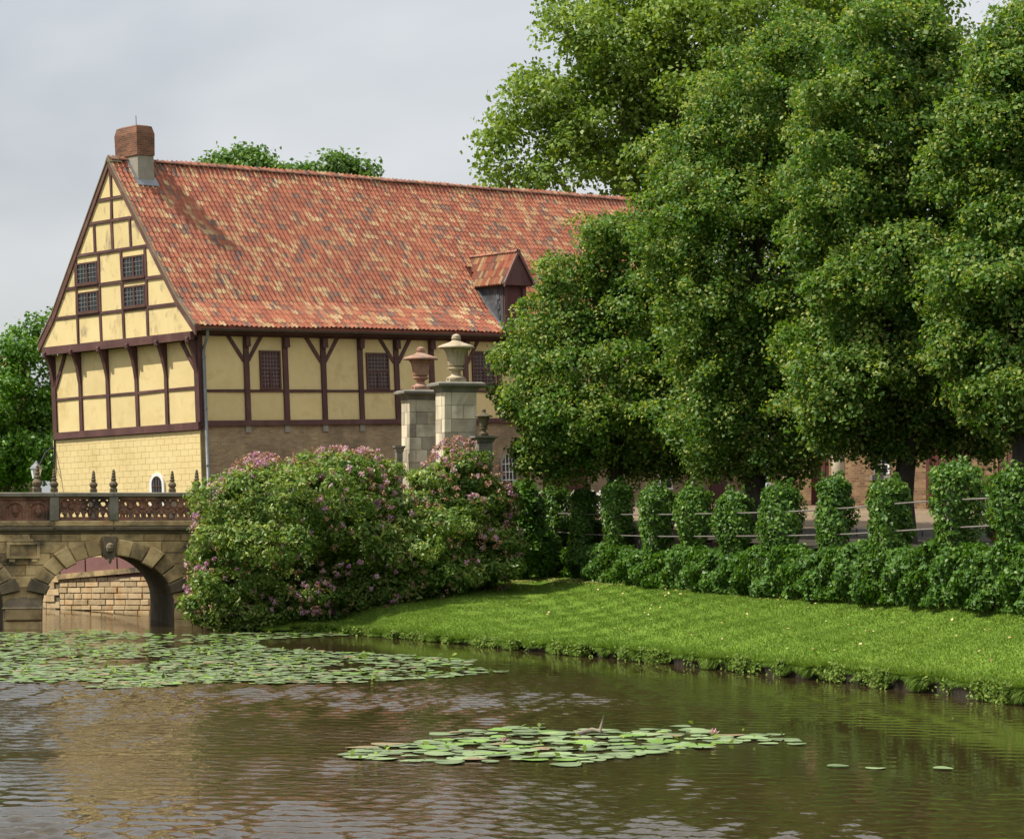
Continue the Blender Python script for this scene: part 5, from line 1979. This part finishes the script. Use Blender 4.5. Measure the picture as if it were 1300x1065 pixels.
# ---- ivy pillars and the ivy hedge
names = ['first', 'second', 'third', 'fourth', 'fifth', 'sixth', 'seventh', 'eighth', 'ninth', 'tenth']
for k, (px, ty, hwp) in enumerate(zip(PILLAR_PX, TOP_Y, HALF_W)):
    x, d = hedge_xy(px)
    s = F_PX / d
    zt = EYE - (ty - HORIZON) / s
    zb = wall_top(px) - .25
    hw = hwp / s
    base = Vector((x, d, zb))
    lab = '%s ivy-covered fence pillar counted from the rhododendrons' % names[k] if k < 10 else ('large ivy-covered pillar at the right edge of the picture' if k == 10 else 'ivy-covered pillar beyond the right edge')
    if k == 11:
        continue
    p = empty('ivy_pillar', lab, 'pillar', frame(base, HDIR), 'ivy-covered pillars of the terrace fence')
    MB().bbox(-.2, .2, -.2, .2, 0, zt - zb - .25, .02).build('post', 'cap_stone', p)
    rg = np.random.default_rng(80 + k)
    H = zt - zb
    n = 4300
    a = rg.uniform(0, 2 * np.pi, n)
    h = rg.random(n) ** .8
    # clipped head, leaner stem; leaves spread over a bulging surface with loose shoots
    prof = .80 + .24 * np.sin(np.pi * np.clip((h - .1) / .9, 0, 1)) ** .7 + .10 * np.sin(5 * h + k) + .10 * np.sin(2 * a + k * 1.3) + .10 * np.sin(3 * a + 6 * h + k)
    prof *= np.where(h > .93, np.sqrt(np.clip(1 - ((h - .93) / .085) ** 2, .05, 1)), 1)
    stem_k = (.62, .95, .70, 1.0, .66, .82, .74, .60, .90, .72, .85)[k]
    prof *= np.where(h < .5, stem_k + (1 - stem_k) * np.clip(h / .5, 0, 1) ** 1.5, 1) * (1 + .10 * np.cos(a - k * 2.1) * h)
    prof *= 1 + .20 * np.sin(4 * a + 9 * h + 2 * k) * np.sin(7 * h + k)
    rr = hw * 1.06 * prof * rg.uniform(.72, 1.08, n)
    P = np.stack([rr * np.cos(a), rr * np.sin(a) * .8, h * (H + .05) + rg.normal(0, .03, n)], 1)
    m2 = int(n * .22)
    tt = rg.uniform(0, 2 * np.pi, m2)
    r2 = np.sqrt(rg.random(m2)) * hw * .95
    P2 = np.stack([r2 * np.cos(tt), r2 * np.sin(tt) * .8, H + .06 - .22 * (r2 / hw) ** 2 + rg.normal(0, .035, m2) + .05 * np.sin(tt * 3)], 1)
    N1 = np.stack([np.cos(a), np.sin(a), .35 + 0 * a], 1)
    N2 = np.stack([.3 * np.cos(tt), .3 * np.sin(tt), 1 + 0 * tt], 1)
    # stray shoots
    m3 = 150
    ts = rg.uniform(0, 2 * np.pi, m3)
    P3 = np.stack([hw * .6 * np.cos(ts), hw * .5 * np.sin(ts), H + rg.uniform(.0, .34, m3) * (.5 + .5 * np.sin(3 * ts + k))], 1)
    PP = np.concatenate([P, P2, P3])
    NN = np.concatenate([N1, N2, np.stack([np.cos(ts), np.sin(ts), .5 + 0 * ts], 1)])
    q = leaf_quads(PP, NN, .105 * rg.uniform(.6, 1.35, len(PP)), .70, .9, .6, rng=rg)
    ti = np.clip(rg.normal(.47 + rg.normal(0, .07), .24, len(PP)) + .10 * smooth_noise(PP, 3.0, k), 0, 1)
    foliage('ivy', q, ti, 'ivy_leaf', p)

rg = np.random.default_rng(99)
b = Vector((*hedge_xy(1000), 1.4))
t = empty('ivy_hedge', 'long low hedge of glossy ivy along the foot of the fence', 'hedge', Matrix.Translation(b))
n = 66000
px = rg.uniform(655, 1420, n)
# even cover in metres: thin out the far end
hx, hd = np.vectorize(hedge_xy)(px)
keep = rg.random(n) < (hd / 90) ** 1.6 + .25
px, hx, hd = px[keep], hx[keep], hd[keep]
n = len(px)
zb = np.interp(px, (690, 860, 1250), (1.33, 1.38, 1.62)) - .05
zt = np.interp(px, (690, 860, 1250, 1400), (2.36, 2.42, 2.92, 3.0)) + .10 * np.sin(px / 17.) + .07 * np.sin(px / 7.3 + 1)
v = rg.random(n)
topm = rg.random(n) < .22
bul = .28 + .16 * np.sin(np.pi * np.clip(v, 0, 1)) + .10 * np.sin(px / 11. + 4 * v) + .07 * np.sin(px / 5. - 5 * v) + .04 * np.sin(px / 2.1)
bul = bul + .13 * smooth_noise(np.stack([hx, hd, 3 * v], 1), 2.6, 14)
off = np.where(topm, -rg.uniform(-.45, 1, n) * bul, -bul * rg.uniform(.65, 1.12, n))
z = np.where(topm, zt + rg.normal(0, .05, n) - .12 * (off / .4) ** 2, zb + (zt - zb) * v)
P = np.stack([hx + HNOR.x * off, hd + HNOR.y * off, z], 1)
fr = np.array([-HNOR.x, -HNOR.y, .45])
NN = np.where(topm[:, None], np.array([-.3 * HNOR.x, -.3 * HNOR.y, 1.0]), fr) + .35 * np.stack([np.sin(px / 6.), np.cos(px / 9.), 0 * px], 1)
q = leaf_quads(P, NN, .12 * rg.uniform(.6, 1.3, n), .7, .9, .6, rng=rg)
ti = np.clip(rg.normal(.42, .2, n) + .12 * smooth_noise(P, 1.2, 4), 0, 1)
foliage('foliage', inv_local(q, b), ti, 'ivy_leaf', t)
m_ = MB()
for kx in np.linspace(670, 1400, 60):
    x, d = hedge_xy(kx)
    q0 = Vector((x, d, ipol(kx, (690, 860, 1250), (1.33, 1.38, 1.62)))) - b - HNOR * .12
    m_.tube([q0 - Vector((0, 0, .2)), q0 + Vector((rg.normal(0, .06), 0, .5)), q0 + Vector((rg.normal(0, .1), 0, .95))], [.02, .016, .01], 5)
tag(m_.build('stems', 'bark', t), kind='stuff')

# flowering pot plants in the court
for px, py, d, lab in ((1266, 655, 74, 'small dark-leaved red flowering plant behind the hedge at the right'), (903, 655, 82, 'orange-red flowering plant between the ivy pillars'), (697, 630, 92, 'red flowers glimpsed left of the white railing')):
    c = at(px, py, d)
    g = Vector((c.x, c.y, 2.7 if d < 80 else court_z(d)))
    f = empty('flowering_plant', lab, 'plant', Matrix.Translation(g), 'red flowering plants in the court')
    h = c.z - g.z
    rg2 = np.random.default_rng(int(px))
    lb = [((0, 0, h * .62), (.36, .3, h * .5))]
    q, ti = crown(lb, 60, 12, .15, .11, rg2, depth=(.5, 1.05), light=.05, thick=.06)
    foliage('foliage', q, ti, 'ivy_leaf', f)
    q, ti = crown([((0, 0, h * .95), (.28, .24, .20))], 16, 10, .07, .07, rg2, depth=(.8, 1.1), light=0, thick=.03, tint_mid=.4)
    foliage('blooms', q, ti, 'red_bloom', f)
    MB().lathe([(.16, 0), (.22, .3), (.24, .32)], 12).build('pot', 'tile_1', f)

# ---- grass on the lawn, weeds on the bank
rg = np.random.default_rng(120)
n = 190000
s = rg.uniform(1.5, 9.9, n)
tv = rg.random(n) ** 1.15
grid_s, grid_t = np.linspace(1.5, 9.95, 170), np.linspace(0, 1, 60)
G = np.array([[lawn_pt(a, c) for c in grid_t] for a in grid_s])


def lawn_np(s, t):
    fs = np.clip((s - 1.5) / 8.45 * 169, 0, 168.999)
    ft = np.clip(t * 59, 0, 58.999)
    i, j = fs.astype(int), ft.astype(int)
    a, c = (fs - i)[:, None], (ft - j)[:, None]
    return (G[i, j] * (1 - a) * (1 - c) + G[i + 1, j] * a * (1 - c) + G[i, j + 1] * (1 - a) * c + G[i + 1, j + 1] * a * c)


P = lawn_np(s, tv)
edge = np.clip(1 - tv * 14, 0, 1)
hgt = rg.uniform(.025, .06, n) * (1 + 1.6 * edge)
ang = rg.uniform(0, 2 * np.pi, n)
w = rg.uniform(.008, .018, n)
lean = rg.normal(0, .028, (n, 3)) * (1 + edge[:, None])
lean[:, 2] = 0
a = P + np.stack([np.cos(ang) * w, np.sin(ang) * w, -.01 + 0 * w], 1)
c = P - np.stack([np.cos(ang) * w, np.sin(ang) * w, .01 + 0 * w], 1)
tp = P + lean + np.stack([0 * w, 0 * w, hgt], 1)
V = np.stack([a, c, tp], 1)
ti = np.clip(rg.normal(.45, .18, n) + .26 * smooth_noise(P, .45, 9) + .12 * smooth_noise(P, 2.0, 10), 0, 1)
g = link('grass', quad_mesh('grass', V.reshape(-1, 3), 3, 'grass_blade', ti))
tag(g, 'short bright green mown grass on the sloping lawn', 'grass', kind='stuff')

n = 30000
s = rg.uniform(1.8, 9.9, n)
clump = np.sin(s * 7.3) + np.sin(s * 17.1 + 1) + .8 * np.sin(s * 41 + 2)
keep = clump + rg.normal(0, .5, n) > .85
s = s[keep]
n = len(s)
P = lawn_np(s, np.zeros(n))
up = rg.random(n)
P[:, 2] = .02 + (P[:, 2] + .05) * up
nx = np.array([-HNOR.x, -HNOR.y, 0])
P += nx[None] * (rg.uniform(-.02, .20, n) * (1.2 - .5 * up))[:, None] + rg.normal(0, .03, (n, 3))
P[:, 2] = np.maximum(P[:, 2], .01)
q = leaf_quads(P, np.tile([-.5, -.7, .6], (n, 1)), .075 * rg.uniform(.6, 1.5, n), .55, .2, .6, rng=rg)
ti = np.clip(rg.normal(.5, .22, n), 0, 1)
tag(link('bank_weeds', quad_mesh('bank_weeds', q.reshape(-1, 3), 4, 'bank_weed', ti)), 'leafy weeds growing along the water edge of the bank', 'weeds', kind='stuff')

n = 80000
s = rg.uniform(1.6, 9.9, n)
ragged = .55 + .45 * np.sin(s * 5.3 + 1) * np.sin(s * 13.7) + .25 * np.sin(s * 31)
P = lawn_np(s, rg.random(n) ** 2 * .016)
ang = rg.uniform(0, 2 * np.pi, n)
w = rg.uniform(.008, .016, n)
out = rg.uniform(.02, .20, n) * np.clip(ragged, .45, 1.25)
drop = rg.uniform(-.10, .40, n) * np.clip(ragged, .35, 1.3)
tp = P + nx[None] * out[:, None] + rg.normal(0, .02, (n, 3))
tp[:, 2] = np.maximum(P[:, 2] - drop, .01)
P[:, 2] -= .02
sd = np.stack([np.cos(ang) * w, np.sin(ang) * w, 0 * w], 1)
V = np.stack([P + sd, P - sd, tp], 1)
tag(link('bank_grass', quad_mesh('bank_grass', V.reshape(-1, 3), 3, 'grass_blade', np.clip(rg.normal(.45, .22, n), 0, 1))), 'longer grass hanging over the lip of the bank', 'grass', kind='stuff')

n = 9000
s = rg.uniform(4.6, 9.9, n)
tv = .965 - np.abs(rg.normal(0, .026, n))
P = lawn_np(s, np.clip(tv, 0, 1)) + np.array([0, 0, .03])
q = leaf_quads(P, np.tile([0, -.2, 1.0], (n, 1)), .06 * rg.uniform(.6, 1.4, n), .6, 0, .5, rng=rg)
tag(link('hedge_foot_cover', quad_mesh('hedge_foot_cover', q.reshape(-1, 3), 4, 'dry_edge', rg.random(n))), 'pale dry ground cover along the foot of the ivy hedge', 'ground cover', kind='stuff')
n = 260
s = rg.uniform(3.5, 9.9, n)
P = lawn_np(s, 1 - rg.random(n) ** 1.7 * .9) + np.array([0, 0, .05])
q = leaf_quads(P, np.tile([0, -.1, 1.0], (n, 1)), .09 * rg.uniform(.6, 1.3, n), .7, 0, .4, rng=rg)
tag(link('fallen_leaves', quad_mesh('fallen_leaves', q.reshape(-1, 3), 4, 'fallen_leaf', rg.random(n))), 'scattered yellow fallen leaves on the lawn', 'leaves', kind='stuff')

# ================================================================== WATER LILIES
FAR = [(-120, 806), (0, 803), (110, 800), (225, 806), (330, 803), (430, 801), (446, 806), (330, 812), (335, 822), (410, 826), (520, 832), (605, 838), (590, 846), (645, 852), (600, 856), (540, 862), (440, 866), (350, 868), (240, 866), (200, 872), (130, 874), (60, 868), (0, 866), (-120, 866)]
NEAR = [(416, 958), (470, 943), (560, 938), (556, 929), (640, 922), (720, 924), (800, 928), (870, 921), (905, 929), (990, 930), (1012, 940), (900, 945), (885, 953), (800, 960), (760, 972), (640, 968), (500, 967)]
rgp = random.Random(11)


def scatter(poly, tries, dmin, smin, smax, thin):
    xs_ = [p[0] for p in poly]
    ys_ = [p[1] for p in poly]
    out = []
    for _ in range(tries):
        px, py = rgp.uniform(min(xs_), max(xs_)), rgp.uniform(min(ys_), max(ys_))
        if not inside((px, py), poly):
            continue
        p = at_z(px, py, 0)
        if thin and math.sin(p.x * .9 + 1) + math.sin(p.y * .8 + p.x * .3) + math.sin(p.x * 2.1 - p.y) < rgp.uniform(-3.2, .0) - thin:
            continue
        sz = rgp.uniform(smin, smax)
        if all((p.x - q[0]) ** 2 + (p.y - q[1]) ** 2 > (dmin * (sz + q[2])) ** 2 for q in out):
            out.append((p.x, p.y, sz))
    return out


near_p = scatter(NEAR, 2200, .52, .11, .29, .5)[:190]
near_p += [(at_z(px, py, 0).x, at_z(px, py, 0).y, .17) for px, py in ((975, 943), (1062, 972), (1010, 944), (1110, 974), (1195, 975), (950, 934))]
far_p = scatter(FAR, 9000, .50, .08, .20, -.55)


def pad_mesh(seed):
    r = random.Random(seed)
    m_ = MB()
    n = 18
    m_.v.append((0, 0, .004))
    a0 = r.uniform(0, 6.28)
    for k in range(n):
        a = a0 + .12 + (2 * math.pi - .24) * k / (n - 1)
        rr = 1 + .05 * math.sin(3 * a + seed) + .03 * math.sin(5 * a)
        m_.v.append((rr * math.cos(a), rr * math.sin(a), .03 * math.sin(2 * a + seed) + .025))
    m_.v.extend([(v[0], v[1], v[2] - .03) for v in m_.v[:]])
    for k in range(1, n):
        m_.f.append((0, k, k + 1))
        m_.f.append((k + n + 1, k, k + 1, k + n + 2)[::-1])
    m_.m = [0] * len(m_.f)
    return m_


pads = []
for k in range(7):
    pads.append([pad_mesh(k).mesh('lily_pad', m) for m in ('lily_green', 'lily_fresh', 'lily_brown')])
GN, GF = 'lily pads of the near raft', 'lily pads of the far raft by the bridge'
far_p.sort(key=lambda p: p[1])
cap_far = max(0, 300 - len(near_p))
rest = MB()
cnt = 0
for lst, lab, grp in ((near_p, 'round grey-green lily pad floating in the near raft', GN), (far_p, 'small grey-green lily pad in the wide raft before the bridge', GF)):
    for i, (x, y, sz) in enumerate(lst):
        v = rgp.randrange(7)
        mi = rgp.choices((0, 1, 2), (80, 15, 5))[0]
        M = Matrix.Translation((x, y, rgp.uniform(.008, .03))) @ Matrix.Rotation(R(rgp.uniform(-2.5, 2.5)), 4, 'X') @ Matrix.Rotation(rgp.uniform(0, 6.28), 4, 'Z') @ Matrix.Diagonal((sz, sz * rgp.uniform(.8, 1), sz * .8, 1))
        if grp == GN or i < cap_far:
            o = link('lily_pad', pads[v][mi], None, M)
            txt = lab if mi == 0 else lab.replace('grey-green', ('', 'fresh bright green', 'browning')[mi])
            tag(o, txt, 'lily pad', grp)
        else:
            src = pads[v][mi]
            vs = [M @ q.co for q in src.vertices]
            rest.poly(vs[:19], [tuple(p.vertices) for p in src.polygons if len(p.vertices) == 3], mi)
if rest.v:
    tag(rest.build('lily_pads', ['lily_green', 'lily_fresh', 'lily_brown']), 'dense mass of small lily pads toward the bridge', 'lily pads', kind='stuff')
# young leaves standing out of the water
n = 460
idx = [rgp.choice(far_p) for _ in range(n - 40)] + [rgp.choice(near_p) for _ in range(40)]
P = np.array([(p[0] + rgp.gauss(0, .15), p[1] + rgp.gauss(0, .15), rgp.uniform(.03, .12)) for p in idx])
q = leaf_quads(P, np.tile([0, -.6, .8], (n, 1)), .13 * RNG.uniform(.5, 1.3, n), .6, -.3, .7)
q[..., 2] = np.maximum(q[..., 2], .005)
tag(link('lily_shoots', quad_mesh('lily_shoots', q.reshape(-1, 3), 4, 'bank_weed', np.clip(RNG.normal(.65, .2, n), 0, 1))), 'young upright lily leaves poking above the pads', 'lily leaves', kind='stuff')


def lily_flower(px, py, lab, s=1.0):
    p = at_z(px, py, 0)
    f = empty('water_lily', lab, 'flower', Matrix.Translation((p.x, p.y, .05)))
    m_ = MB()
    m_.poly([(0, 0, 0), (.05 * s, .03 * s, .04 * s), (.09 * s, 0, .10 * s), (.05 * s, -.03 * s, .04 * s)], [(0, 1, 2, 3)])
    me_ = m_.mesh('petal', 'petal_pink')
    for k in range(10):
        link('petal', me_, f, Matrix.Rotation(k * 2 * math.pi / 10, 4, 'Z') @ Matrix.Rotation(R(-20 if k % 2 else 10), 4, 'Y'))
    MB().lathe([(.03 * s, 0), (.035 * s, .04 * s), (.01, .06 * s)], 8).build('heart', 'lily_fresh', f)


lily_flower(905, 936, 'pink water lily flower at the right end of the near raft', 1.0)
lily_flower(640, 945, 'small pale pink water lily flower amid the near raft', .8)
p = at_z(752, 930, 0)
st = empty('floating_branch', 'short brown stick poking out of the near lily raft', 'branch', Matrix.Translation((p.x, p.y, 0)))
MB().tube([(-.3, 0, -.02), (0, .02, .06), (.22, 0, .02)], [.05, .045, .02], 7).build('log', 'bark_pale', st, smooth=True)
MB().tube([(.12, 0, .03), (.16, 0, .18), (.2, 0, .32)], [.03, .022, .01], 6).build('twig', 'bark_pale', st, smooth=True)
